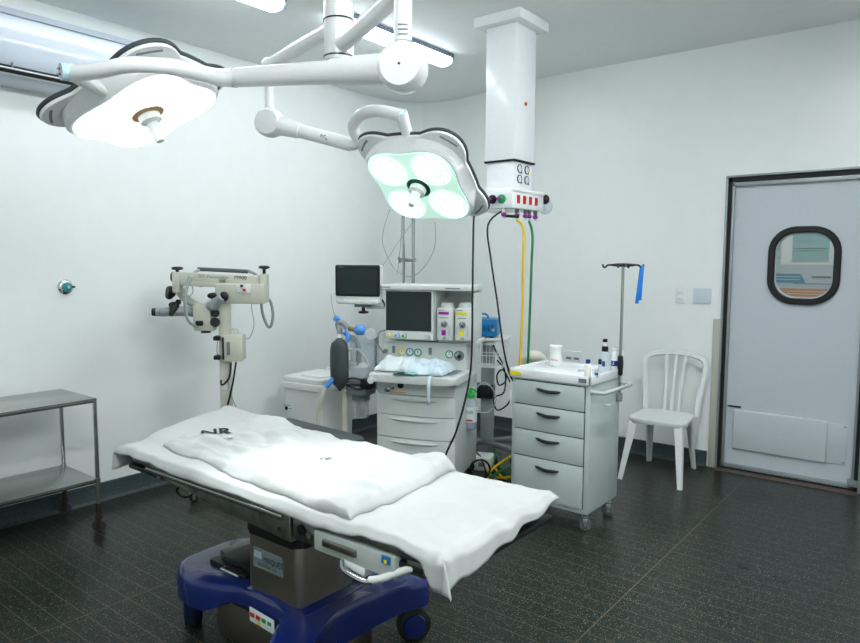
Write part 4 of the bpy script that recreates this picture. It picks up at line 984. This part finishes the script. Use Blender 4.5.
def circuit():
    o = ML(340, 335, .0); t = mthing('breathing_circuit', 'dark breathing bag with blue and clear fittings left of the anesthesia machine', 'breathing circuit', 0, 0, 0)
    def q(x, y, yl=0.0): return ML(x, y, yl)
    c = q(339.5, 362)
    zt, zb_ = q(340, 337).z, q(340, 391).z; zb0 = q(340, 384).z
    b = B(); rings = []; n = 20
    for k, (f, w) in enumerate(((0, .016), (.03, .018), (.05, .03), (.12, .058), (.25, .066), (.5, .067), (.75, .065), (.88, .048), (.95, .018), (1, .006))):
        z = zt+(zb_-zt)*f; rings.append(b.ring(Vector((c.x+.002*math.sin(k), 0, z)), Vector((1, 0, 0)), Vector((0, 1, 0)), w, n, w*.62+.002))
    b.loft(rings, bagm); b.make('breathing_bag', t)
    b = B(); b.cyl((c.x, 0, zt-.005), (c.x, 0, zt+.02), .021, paper); b.cyl((c.x, 0, zt+.018), (c.x, 0, zt+.06), .017, greyw); b.tube([(c.x, 0, zt+.05), (c.x-.01, 0, zt+.09), (c.x+.02, 0, zt+.1), (c.x+.05, .02, zt+.06)], .019, greyw, 14, smooth=4); b.make('elbow', t)
    e = q(337.5, 319); b = B(); b.cyl(e+Vector((-.012, 0, -.012)), e+Vector((.005, 0, .012)), .024, bluec); b.cyl(e+Vector((0, 0, -.035)), e+Vector((0, 0, -.01)), .013, paper); b.make('blue_cap', t)
    b = B(); g = [q(342, 330), q(349, 336, .02), q(356, 341, .04), q(359, 352, .06), q(358, 362, .08)]; b.tube(g, .017, greyw, 14, smooth=5); b.make('grey_hose', t)
    b = B(); e = q(348, 338); b.box(e, (.03, .03, .06), bluec, .008, Matrix.Rotation(.3, 3, 'Y')); e2 = q(344, 333); b.cyl(e2, e2+Vector((.02, 0, .01)), .014, bluec); b.make('clip', t)
    e = q(360, 330, .02); b = B(); b.lathe([(.012, -.05), (.02, -.04), (.034, -.022), (.036, .0), (.034, .02), (.02, .035), (.01, .045)], bluec, e, (1, -.3, .05), 24); b.cyl(e+Vector((-.05, .015, 0)), e+Vector((-.09, .02, .005)), .016, mat('brass_fitting', (170, 150, 90), .4, .4)); b.make('filter', t)
    e = q(370, 334, .02); b = B(); b.sphere(e, .045, clear, (1, .5, .9)); b.tube([e+Vector((.04*math.cos(a*PI/8), 0, .036*math.sin(a*PI/8))) for a in range(16)], .006, clear, 8, closed=True); b.make('face_mask', t)
    e, f = q(334, 378, -.02), q(326, 387, -.03); b = B(); b.cyl(e, f, .018, bluec); b.make('blue_connector', t)
    b = B(); b.tube([f, q(322, 398, -.03), q(319, 412, 0), q(318, 440, .05), q(318, 470, .1)], .016, hoseW, 12, smooth=5); b.make('cream_hose', t)
    b = B(); b.tube([e, q(337, 374, .0), q(343, 372, .04), q(347, 375, .06)], .013, clearb, 12, smooth=4); b.make('link_tube', t)
    b = B(); b.tube([q(332, 303, .05), q(331, 294, .05), q(333, 310, .0), q(336, 318)], .002, greyw, 6, smooth=4); b.make('sensor_line', t)
    b = B(); b.tube([q(346, 390, .12), q(345, 410, .12), q(345, 430, .12), q(346, 470, .12)], .022, hoseW, 12, smooth=3); b.make('cream_hose', t)
    b = B(); b.tube([q(378, 345, .1), q(372, 343, .05), q(366, 344, .03)], .003, greyw, 6, smooth=4); b.tube([q(386, 330, .11), q(379, 333, .08), q(378, 344, .08), q(384, 353, .15)], .004, midgrey, 6, smooth=4); b.make('sampling_line', t)
circuit()
def monitor():
    c = ML(357.5, 285, .1); t = mthing('patient_monitor', 'flat patient monitor with dark screen on an arm beside the anesthesia machine', 'monitor', c.x, .1, 1.12)
    b = B(); b.prism(rrect(.333, .262, .014, 4, 0, .232), 0, .05, mach, XZ, bev=.006); b.box((0, .035, .11), (.30, .11, .03), mach, .01); b.make('casing', t)
    b = B(); b.prism(rrect(.331, .212, .012, 4, 0, .255), -.004, .001, black, XZ, bev=.001); b.prism(rrect(.296, .178, .004, 3, 0, .252), -.0055, -.0035, screen, XZ); b.box((-.12, -.0055, .347), (.04, .002, .005), greyprint); b.make('screen', t)
    b = B(); b.box((.035, -.002, .123), (.018, .004, .007), orange)
    for k in range(3): b.box((.08+k*.025, -.002, .123), (.012, .004, .005), machg)
    b.box((-.12, -.002, .125), (.03, .002, .005), greyprint); b.make('buttons', t)
    b = B(); b.box((0.03, .05, .085), (.12, .08, .02), midgrey, .004); b.box((.15, .05, .075), (.2, .03, .024), machg, .004); b.cyl((.03, .03, .075), (.03, .03, .05), .012, black); b.lathe([(.012, 0), (.034, .004), (.036, .014), (.02, .02)], black, (.03, .03, .03), n=10); b.make('mounting_arm', t)
    b = B(); b.tube([(.15, .04, .14), (.18, .03, .11), (.19, .03, .08)], .006, black, smooth=3); b.make('cable', t)
monitor()
def rearpoles():
    o = ML(409.5, 283, .8); t = mthing('drip_stand', 'bright steel drip poles standing behind the anesthesia machine', 'drip stand', o.x, .80, 0)
    b = B()
    for a in range(4):
        aa = a*PI/2+.4; b.tube([(0, 0, .06), (math.cos(aa)*.15, math.sin(aa)*.15, .035)], .01, steel)
    b.make('foot', t)
    for dx, z1 in ((-.05, 2.02), (.03, 2.02)):
        b = B(); b.cyl((dx, 0, .05), (dx, 0, z1), .013 if dx > 0 else .009, steel); b.make('pole', t)
    b = B(); b.box((-.01, 0, 1.52), (.12, .03, .03), steel, .005); b.cyl((-.08, 0, 1.5), (-.08, -.02, 1.54), .01, midgrey); b.make('clamp', t)
    return t
rearpoles()
def loopcable(pts, label, r=.003, m=greyw):
    b = B(); b.tube([ML(x, y, .62) if len(p) == 0 else ML(x, y, p[0]) for x, y, *p in pts], r, m, 6, smooth=6); o = b.make('cable'); o.matrix_world = Matrix.Translation(MO) @ Matrix.Rotation(MA, 4, 'Z'); tag(o, label, 'cable')
loopcable([(390, 209), (384, 228), (383, 245), (392, 265), (403, 275), (415, 275), (428, 262), (435, 245), (435, 222)], 'thin grey cable looping in a U behind the lamp above the machine')
loopcable([(413, 222, .6), (400, 240, .6), (388, 258, .6), (381, 268, .6)], 'thin grey cable running slantwise down from the drip poles', .0025)
loopcable([(402, 215, .6), (401, 240, .6), (397, 275, .6)], 'thin grey cable hanging straight just left of the drip poles', .0025)
loopcable([(404, 243, .66), (404.5, 262, .66), (404, 284, .66)], 'short dark cable hanging along the left drip pole', .005, midgrey)
# plastic wrap on the worktop
def wraps():
    def crumple(name, x0, x1, y0, y1, h, seed, m, label, cat, flap=None):
        b = B(); NX, NY = 44, 26; G = []
        for i in range(NX+1):
            row = []
            for j in range(NY+1):
                u, v = i/NX, j/NY; x = x0+(x1-x0)*u; y = y0+(y1-y0)*v+.02*noise.noise((u*4, seed, 0))
                e = min(u, 1-u, v, 1-v)*6; k = min(1, e)
                z = .793+(h*(.55+.5*noise.noise((u*3+seed, v*2.5, seed)))+.03*abs(noise.noise((u*5, v*4, seed+3))))*k**.6
                row.append(b.bm.verts.new((x+.012*noise.noise((v*6, u, seed+5)), y, max(z, .791))))
            G.append(row)
        b._fin([b.bm.faces.new((G[i][j], G[i+1][j], G[i+1][j+1], G[i][j+1])) for i in range(NX) for j in range(NY)], m)
        if flap:
            n = 10; xs, w = flap; L = [[b.bm.verts.new((xs+w*s_, y, z)) for s_ in (-.5, 0, .5)] for y, z in ((-.11, .795), (-.15, .792), (-.172, .775), (-.176, .74), (-.174, .70), (-.178, .66), (-.174, .62))]
            b._fin([b.bm.faces.new((L[i][k], L[i+1][k], L[i+1][k+1], L[i][k+1])) for i in range(6) for k in range(2)], m)
        o = b.make(name, None, ang=180, recalc=False); o.matrix_world = Matrix.Translation(MO) @ Matrix.Rotation(MA, 4, 'Z'); s_ = o.modifiers.new('s', 'SOLIDIFY'); s_.thickness = .001; s_.offset = 1
        return tag(o, label, cat)
    film = mat('milky_film', (226, 238, 240), .3, bump=.1, bscale=60)
    crumple('plastic_wrap', -.28, .0, -.04, .19, .10, 1, film, 'crumpled white plastic wrap on the left of the machine worktop', 'wrap')
    crumple('paper_wrap', -.04, .22, -.1, .18, .085, 4, mat('pale_blue_film', (210, 230, 240), .35), 'pale blue wrap on the machine worktop with a strip hanging over the edge', 'wrap', (.15, .022))
    b = B(); b.box((-.03, -.10, .792), (.16, .05, .004), mat('green_wrapper', (30, 110, 95), .5), 0, Matrix.Rotation(.2, 3, 'Z')); b.box((.02, -.11, .796), (.05, .04, .004), mat('mint_wrapper', (120, 200, 190), .5), 0, Matrix.Rotation(-.5, 3, 'Z')); b.box((-.06, -.105, .797), (.05, .012, .004), inkb, 0, Matrix.Rotation(.5, 3, 'Z'))
    o = b.make('suture_packet'); o.matrix_world = Matrix.Translation(MO) @ Matrix.Rotation(MA, 4, 'Z'); tag(o, 'small dark green and mint packets at the front of the machine worktop', 'packet')
wraps()
# bottle hanging on the right side of the machine
def spray():
    c = ML(469, 410, .28); t = mthing('irrigation_bottle', 'clear bottle with bright green cap hanging on the right side of the machine', 'bottle', c.x+.012, .28, .378)
    b = B(); b.lathe([(.036, 0), (.042, .008), (.042, .17), (.034, .2), (.02, .215)], clearb, n=24); b.make('bottle_body', t)
    b = B(); b.lathe([(.0385, .006), (.0385, .045)], mat('lavender_liquid', (170, 170, 215), .2)); b.make('liquid', t)
    b = B(); b.lathe([(.0432, .05), (.0432, .155)], paper, n=24); b.text('OVAR', .036, Matrix.Translation((.0, -.0445, .12)) @ FRONT, green, squash=.62); b.box((0, -.0435, .066), (.05, .002, .01), redm); b.make('label_band', t)
    b = B(); b.lathe([(.026, .213), (.028, .22), (.026, .24), (.012, .25), (.01, .27)], greenc, n=16); b.box((.02, 0, .268), (.05, .016, .014), greenc, .004, Matrix.Rotation(.5, 3, 'Y')); b.make('cap', t)
    b = B(); b.tube([(-.0, 0, .27), (-.05, .0, .3), (-.06, .01, .34)], .004, clearb, smooth=3); b.tube([(.02, 0, .26), (.07, .05, .31), (.13, .08, .27), (.15, .1, .18), (.1, .08, .1), (.04, .03, .12)], .005, clear, 8, smooth=5); b.make('tube', t)
    b = B(); e = ML(453.5, 435, -.05); f = ML(457, 441, -.05)
    tag_ = B(); o = Matrix.Translation(MO) @ Matrix.Rotation(MA, 4, 'Z')
    b.bm.free(); tag_.bm.free()
spray()

# ================================================================== SIDE STAND with blue device and basket (behind the machine)
def sidestand():
    O = AD(484, 380, 5.25); O.z = 0; yaw = math.radians(25)
    t = thing('equipment_stand', 'grey wheeled equipment stand behind the right side of the anesthesia machine', 'stand', O, yaw)
    M = (Matrix.Translation(O) @ Matrix.Rotation(yaw, 4, 'Z')).inverted()
    def q(x, y, D=5.25): return M @ AD(x-2, y, D)
    b = B()
    for dx, dy in ((-.27, -.2), (.27, -.2), (-.27, .17), (.27, .17)):
        b.box((dx/2, dy/2, .12), (math.hypot(dx, dy)+.02, .055, .035), midgrey, .01, Matrix.Rotation(math.atan2(dy, dx), 3, 'Z'))
    bs = b.make('base', t)
    for dx, dy in ((-.27, -.2), (.27, -.2), (-.27, .17), (.27, .17)): swivel('caster', bs, dx, dy, .04, rubber, yaw=.3, fork=black)
    z = q(488, 336).z
    b = B(); b.box((.03, 0, (z+.1)/2), (.1, .06, z-.12), mat('post_grey', (160, 170, 172), .45), .008); b.make('post', t)
    b = B(); b.box((-.02, -.02, z-.005), (.42, .34, .02), mach, .006); b.make('shelf', t)
    b = B(); b.box((-.02, .0, z-.42), (.2, .14, .1), black, .008); b.make('power_unit', t)
    # blue device
    d = thing('electrosurgical_unit', 'bright blue box device with carry handle on the equipment stand shelf', 'medical device', O+Matrix.Rotation(yaw, 3, 'Z') @ Vector((-.02, -.05, z+.005)), yaw)
    w = .27; b = B(); b.box((0, 0, .075), (w, .2, .13), blued, .01)
    for k in (-1, 1): b.box((k*.09, 0, .005), (.03, .16, .012), black)
    for k in range(5): b.box((-.02+k*.03, -.101, .075), (.012, .003, .05), mat('dark_blue_vent', (10, 80, 125), .5))
    b.make('case', d)
    b = B(); b.tube([(-w/2+.04, 0, .135), (-w/2+.05, 0, .17), (w/2-.1, 0, .17), (w/2-.08, 0, .135)], .008, blued, smooth=3); b.make('carry_handle', d)
    b = B(); b.cyl((w/2-.03, -.1, .06), (w/2-.03, -.11, .06), .012, greyw); b.make('dial', d)
    # wire basket
    c = q(490, 352, 5.0)
    k = thing('wire_basket', 'white wire basket hung below the blue device', 'basket', M.inverted() @ Vector((c.x, c.y, c.z-.1)), yaw)
    b = B(); W2, D2, H2 = .14, .1, .17; r = .0028
    for zz, kk in ((0, .85), (.085, .92), (.17, 1)):
        b.tube([(-W2*kk, -D2*kk, zz), (W2*kk, -D2*kk, zz), (W2*kk, D2*kk, zz), (-W2*kk, D2*kk, zz)], r*1.2, white, 6, closed=True)
    for j in range(6):
        x = -W2+2*W2*j/5
        for s_ in (-1, 1): b.tube([(x, s_*D2, .17), (x*.85, s_*D2*.85, 0)], r, white, 6)
        b.tube([(x*.85, -D2*.85, 0), (x*.85, D2*.85, 0)], r, white, 6)
    for j in range(5):
        y = -D2+2*D2*j/4
        for s_ in (-1, 1): b.tube([(s_*W2, y, .17), (s_*W2*.85, y*.85, 0)], r, white, 6)
        b.tube([(-W2*.85, y*.85, 0), (W2*.85, y*.85, 0)], r, white, 6)
    b.make('wire_frame', k)
    b = B(); b.box((0, D2+.012, .15), (.08, .02, .03), white, .003); b.make('hook', k)
    for i, pts in enumerate(([(493, 345), (498, 355), (503, 365), (506, 380), (499, 385), (497, 375), (503, 370), (510, 382)], [(497, 360), (505, 372), (504, 392), (494, 398), (497, 410), (507, 405), (512, 395)])):
        b = B(); b.tube([AD(x, y, 5.05+.03*math.sin(j*2)) for j, (x, y) in enumerate(pts)], .006, rubber, 8, smooth=5)
        tag(b.make('power_cable'), ('black cable dangling in loops from the wire basket', 'black cable looping lower beside the equipment stand post')[i], 'cable')
sidestand()
# floor clutter between the machine and the drug cart
def clutter():
    p = AZ(483, 470, 0); t = thing('power_strip_box', 'white boxy power adapter on the floor right of the anesthesia machine', 'power box', (p.x-.02, p.y+.04, 0), .4)
    b = B(); b.box((0, 0, .05), (.13, .16, .1), mach, .012); b.make('box_body', t)
    b = B(); b.box((0, -.081, .05), (.05, .004, .03), midgrey, .001); b.make('socket', t)
    p = AZ(480, 480, .0); b = B(); n = 24; c = Vector((p.x, p.y, .075)); 
    b.tube([c+Vector((math.cos(2*PI*k/n)*.068*RT.x, math.cos(2*PI*k/n)*.068*RT.y, math.sin(2*PI*k/n)*.068)) for k in range(n)], .007, rubber, 8, closed=True); tag(b.make('cable_loop'), 'black cable standing in a round loop on the floor near the machine', 'cable')
    def fl(pts, r, m, label, nm='gas_hose', cat='hose'):
        b = B(); P = [AZ(x, y, z) for x, y, z in pts]; b.tube(P, r, m, 8, smooth=6); tag(b.make(nm), label, cat)
    fl([(493, 443, .03), (496, 450, .03), (494, 460, .03), (491, 470, .02), (490, 478, .01), (492, 482, .01)], .009, hoseG, 'green hose piece coming forward on the floor by the stand caster')
    fl([(511, 456, .05), (503, 461, .04), (495, 467, .03), (489, 473, .02), (488, 480, .01)], .009, hoseY, 'yellow hose slanting across the floor left of the drug cart')
    fl([(511, 466, .04), (503, 469, .05), (496, 474, .04), (490, 478, .02)], .009, hoseG, 'green hose lying low across the floor left of the drug cart')
    fl([(510, 475, .01), (503, 478, .01), (496, 477, .02), (490, 474, .03), (484, 466, .02), (475, 464, .01)], .007, hoseY, 'lower yellow hose curving along the floor to the machine')
    fl([(475, 452, .1), (480, 456, .1), (484, 466, .06), (487, 475, .02), (493, 484, .01), (501, 483, .01), (507, 478, .01)], .006, rubber, 'black cable running over the white power adapter', 'power_cable', 'cable')
clutter()

# ================================================================== DRUG CART
def drugcart():
    cx, cy = -1.85, 3.62; x0, x1, y0, y1 = -2.068-cx, -1.575-cx, 3.42-cy, 3.83-cy
    t = thing('drug_cart', 'pale grey wheeled drug cart with four drawers and white tray top', 'drug cart', (cx, cy, 0))
    b = B(); W_, D_ = x1-x0, y1-y0; b.box(((x0+x1)/2, (y0+y1)/2, .48), (W_, D_, .74), vinyl, .006); b.make('cabinet', t)
    Y = 3.42
    zs = [AY(585, y, Y).z for y in (387, 412.5, 439, 467, 510)]
    cxh = [AY(x, 410, Y).x-cx for x in (520, 583)]; ws = (x0+.028, x1-.03)
    lines = []
    for k in range(4):
        z1, z0 = zs[k]-.003, zs[k+1]+.003
        b = B(); b.box(((ws[0]+ws[1])/2, y0-.007, (z0+z1)/2), (ws[1]-ws[0], .016, z1-z0), vinyl, .003)
        b.box(((ws[0]+ws[1])/2, y0-.0005, (z0+z1)/2), (ws[1]-ws[0]+.008, .002, z1-z0+.008), black); dr = b.make('drawer', t)
        hx = AY(549.5, 400, Y).x-cx; hz_ = z1-(.042 if k < 3 else .05)
        b = B(); b.tube([(hx-.075, y0-.014, hz_+.004), (hx-.05, y0-.026, hz_+.002), (hx, y0-.034, hz_-.004), (hx+.05, y0-.026, hz_-.002), (hx+.075, y0-.014, hz_)], .01, black, 8, smooth=4, radii=[.004, .009, .011, .009, .004]); b.make('handle', dr)
    b = B()
    xa, xb, ya, yb, za = x0-.012, x1+.008, y0-.02, y1+.01, .838
    b.box(((xa+xb)/2, (ya+yb)/2, za+.019), (xb-xa-.012, yb-ya-.012, .0378), white, .003)
    for s_, e in ((xa, 1), (xb, -1)): b.box((s_+e*.006, (ya+yb)/2, za+.025), (.012, yb-ya, .05), white, .003)
    for s_, e in ((ya, 1), (yb, -1)): b.box(((xa+xb)/2, s_+e*.006, za+.025), (xb-xa, .012, .05), white, .003)
    tr = b.make('tray_top', t)
    b = B(); b.box((xa+.045, ya-.002, za+.024), (.07, .003, .022), yellow); b.make('sticker', tr); b = B(); b.box((xb-.045, ya-.002, za+.025), (.045, .003, .022), greyprint); b.make('sticker', tr)
    b = B(); zh = .80; b.tube([(x1-.002, y0+.01, zh), (x1+.06, y0+.015, zh), (x1+.075, y0+.06, zh), (x1+.075, y1-.06, zh), (x1+.06, y1-.01, zh), (x1-.002, y1-.01, zh)], .011, vinyl, 10, smooth=4); b.make('push_handle', t)
    b = B(); b.tube([(x1, -.0, .70), (x1+.03, -.0, .70), (x1+.035, .05, .705)], .006, vinyl, smooth=3); b.make('side_hook', t)
    b = B(); b.box((x0-.012, y0+.02, .70), (.02, .03, .1), white, .005); b.make('lock_bar', t)
    for x in (x0+.04, x1-.035):
        for y in (y0+.05, y1-.05): swivel('caster', t, x, y, .034, mat('grey_wheel', (96, 100, 102), .5), yaw=.3+x, fork=chrome)
    # IV pole on the rear right corner
    P = AD(620, 372, 3.98); px, py_ = P.x, P.y; zt = AD(624, 265, 3.98).z
    v = thing('iv_pole', 'thin steel drip pole with black hook head at the cart rear corner', 'drip pole', (px, py_, 0)); ly = 0
    b = B(); b.cyl((0, 0, .70), (0, 0, zt), .0085, steel); b.make('pole', v)
    b = B(); b.lathe([(.012, .85), (.016, .86), (.016, .955), (.012, .965)], black); b.make('grip', v)
    b = B(); b.box((-.01 if px > -1.56 else 0, 0, .72), (.03, .03, .05), midgrey, .004); b.make('mounting_clamp', v)
    b = B(); b.sphere((0, 0, zt), .05, black, (1.6, 1, .22))
    for a in (0, 90, 180, 270):
        aa = math.radians(a+38); dv = Vector((math.cos(aa), math.sin(aa), 0)); b.tube([dv*.02+Vector((0, 0, zt)), dv*.085+Vector((0, 0, zt)), dv*.1+Vector((0, 0, zt-.012)), dv*.112+Vector((0, 0, zt-.012)), dv*.118+Vector((0, 0, zt+.004))], .0055, black, 8, smooth=3)
    b.make('hook_head', v)
    dv = Vector((math.cos(math.radians(38)), math.sin(math.radians(38)), 0))*.1+Vector((px, py_, zt-.008))
    b = B()
    rr = Matrix.Rotation(math.radians(38), 3, 'Z')
    b.box(dv+rr @ Vector((-.004, .0, -.105)), (.02, .004, .22), strapb, .001, Matrix.Rotation(math.radians(38), 3, 'Z') @ Matrix.Rotation(.10, 3, 'Y')); b.box(dv+rr @ Vector((.006, -.008, -.095)), (.016, .004, .20), strapb, .001, Matrix.Rotation(math.radians(38), 3, 'Z') @ Matrix.Rotation(.05, 3, 'Y'))
    tag(b.make('tourniquet_strap'), 'bright blue rubber strap hanging from the drip pole hook', 'strap')
    za += .0382
    # items on the tray
    p = AZ(553, 366, za); j = thing('plastic_jar', 'white plastic jar with small red print on the left of the cart tray', 'jar', (p.x, p.y+.03, za))
    b = B(); b.lathe([(.036, 0), (.039, .006), (.039, .03), (.034, .06), (.034, .085), (.036, .1)], offwhite, n=28); b.text('abbvie', .02, Matrix.Translation((.012, -.041, .04)) @ FRONT @ Matrix.Rotation(-.05, 4, 'Z'), redm); b.make('jar_body', j)
    b = B(); b.lathe([(.039, .1), (.04, .102), (.04, .122), (.037, .125), (.01, .1255)], white, n=28); b.make('lid', j)
    p = AZ(586.5, 377, za); j = thing('medicine_bottle', 'small white bottle with navy blue cap near the tray front', 'bottle', (p.x, p.y+.015, za))
    b = B(); b.lathe([(.018, 0), (.02, .004), (.02, .066), (.014, .074)], mat('ivory_plastic', (232, 232, 222), .4)); b.make('bottle_body', j)
    b = B(); b.lathe([(.013, .074), (.013, .094), (.009, .096)], navy); b.make('cap', j)
    p = AZ(602.5, 373, za); j = thing('antiseptic_bottle', 'clear antiseptic bottle with black spray top on the cart tray', 'bottle', (p.x, p.y+.025, za))
    b = B(); b.lathe([(.034, 0), (.036, .005), (.036, .10), (.03, .116), (.016, .124)], clearb, n=24); b.box((-.012, -.036, .065), (.02, .002, .03), inkb); b.box((.01, -.0365, .055), (.016, .002, .03), navy); b.make('bottle_body', j)
    b = B(); b.lathe([(.018, .122), (.019, .126), (.018, .148), (.012, .152)], black); b.cyl((0, 0, .15), (0, 0, .178), .0085, paper); b.lathe([(.012, .176), (.014, .18), (.014, .192), (.01, .194)], black); b.make('spray_top', j)
    for dx, dd, m, lb in ((611.5, .045, navy, 'white can with navy print behind the clear antiseptic bottle'), (617, .04, mat('steel_blue_print', (110, 150, 185), .5), 'white can with pale blue print next to the drip pole grip')):
        p = AZ(dx, 370, za); j = thing('ointment_can', lb, 'can', (p.x, p.y+dd, za), 0)
        b = B(); b.lathe([(.019, 0), (.0205, .004), (.0205, .1), (.016, .106)], white, n=22); b.lathe([(.0209, .02), (.0209, .052)], m, n=22); b.text('3', .026, Matrix.Translation((0, -.0215, .036)) @ FRONT, white); b.make('can_body', j)
        b = B(); b.lathe([(.017, .105), (.018, .108), (.018, .122), (.014, .126)], white); b.make('cap', j)
    p = AZ(596, 377, za); j = thing('glass_vial', 'small clear vial with blue mark in front of the clear bottle', 'vial', (p.x+.004, p.y-.005, za))
    b = B(); b.lathe([(.009, 0), (.01, .003), (.01, .034), (.006, .04), (.006, .046)], clearb); b.make('vial_body', j)
    b = B(); b.lathe([(.0105, .012), (.0105, .026)], navy); b.make('label_band', j)
    p = AZ(577, 372, za); b = B(); b.lathe([(.006, 0), (.0065, .002), (.0065, .05), (.003, .055)], clearb, ax=(1, .4, 0)); tag(b.make('syringe', loc=(p.x-.01, p.y+.03, za+.0068)), 'clear little ampoule lying on the cart tray', 'ampoule')
drugcart()

# ================================================================== PLASTIC CHAIR
def chair():
    t = thing('plastic_chair', 'white moulded plastic chair with slatted back against the wall by the door', 'chair', (-1.645, 4.80, 0), math.radians(4))
    # seat with slight dish
    sw, sd, zs = .385, .40, .425
    b = B(); out = []
    for x, y in rrect(sw, sd, .08, 6, 0, -.02): 
        k = 1+.06*(-y/.2); out.append((x*k, y))
    N = len(out); rings = []
    for sc, z in ((.97, zs-.035), (1, zs-.02), (1, zs-.006), (.97, zs), (.8, zs-.006), (.5, zs-.012), (.05, zs-.014)):
        rings.append([b.bm.verts.new((x*sc, (y+.02)*sc-.02, z)) for x, y in out])
    b.loft(rings, chairm); b.make('seat', t)
    feet = {(-1, -1): (-.225, -.25), (1, -1): (.20, -.27), (-1, 1): (-.2, .30), (1, 1): (.14, .2)}
    for (sx, sy) in ((-1, -1), (1, -1), (-1, 1), (1, 1)):
        fx, fy = sx*(.205 if sy < 0 else .165), (-.30 if sy < 0 else .25); tx, ty = sx*(.166 if sy < 0 else .15), (-.185 if sy < 0 else .15)
        b = B(); rings = []
        for f in (0, .1, .5, 1):
            x = tx+(fx-tx)*f; y = ty+(fy-ty)*f; z = zs-.012-(zs-.012)*f; w = .055-.025*f; th = .014
            # L-shaped leg section
            P = [(0, 0), (-w, 0), (-w, th), (-th, th), (-th, w), (0, w)]
            rings.append([b.bm.verts.new((x+sx*.012+px*sx, y-sy*-.0+(-sy)*(-.012)+(-sy)*py_, z)) for px, py_ in P])
        b.loft(rings, chairm); b.make('leg', t)
    # backrest hoop: leans back
    zt = .85
    def back(x, z): return (x, .165+(z-zs)*.24-.03*(1-(x/.22)**2)*0+.03*(1-min(1, abs(x)/.22)**2), z)
    H = [(-.185, zs-.02), (-.19, zs+.08), (-.205, zs+.2), (-.22, zs+.3), (-.215, zs+.36), (-.18, zs+.392), (-.1, zs+.41), (0, zs+.415), (.1, zs+.41), (.18, zs+.392), (.215, zs+.36), (.22, zs+.3), (.205, zs+.2), (.19, zs+.08), (.185, zs-.02)]
    def strip(b, P, w, th):
        rings = []; pts = [Vector(back(x, z)) for x, z in P]
        sm = []
        for i in range(len(pts)-1):
            for j in range(4):
                u = j/4; g = lambda k: pts[max(0, min(len(pts)-1, k))]; p0, p1, p2, p3 = g(i-1), g(i), g(i+1), g(i+2)
                sm.append(.5*((2*p1)+(-p0+p2)*u+(2*p0-5*p1+4*p2-p3)*u*u+(-p0+3*p1-3*p2+p3)*u**3))
        sm.append(pts[-1])
        for i, p in enumerate(sm):
            d = (sm[min(i+1, len(sm)-1)]-sm[max(i-1, 0)]).normalized(); nrm = Vector((0, -1, .24)).normalized(); s_ = d.cross(nrm).normalized()
            rings.append([b.bm.verts.new(p+s_*a*w/2+nrm*c*th/2) for a, c in ((-1, -.5), (-.6, 1), (.6, 1), (1, -.5), (.6, -1), (-.6, -1))])
        b.loft(rings, chairm)
    b = B(); strip(b, H, .042, .018); b.make('back_frame', t)
    for k in (-1, 0, 1):
        b = B(); strip(b, [(k*.05, zs-.01), (k*.054, zs+.15), (k*.062, zs+.3), (k*.072, zs+.41)], .026, .01); b.make('back_slat', t)
chair()
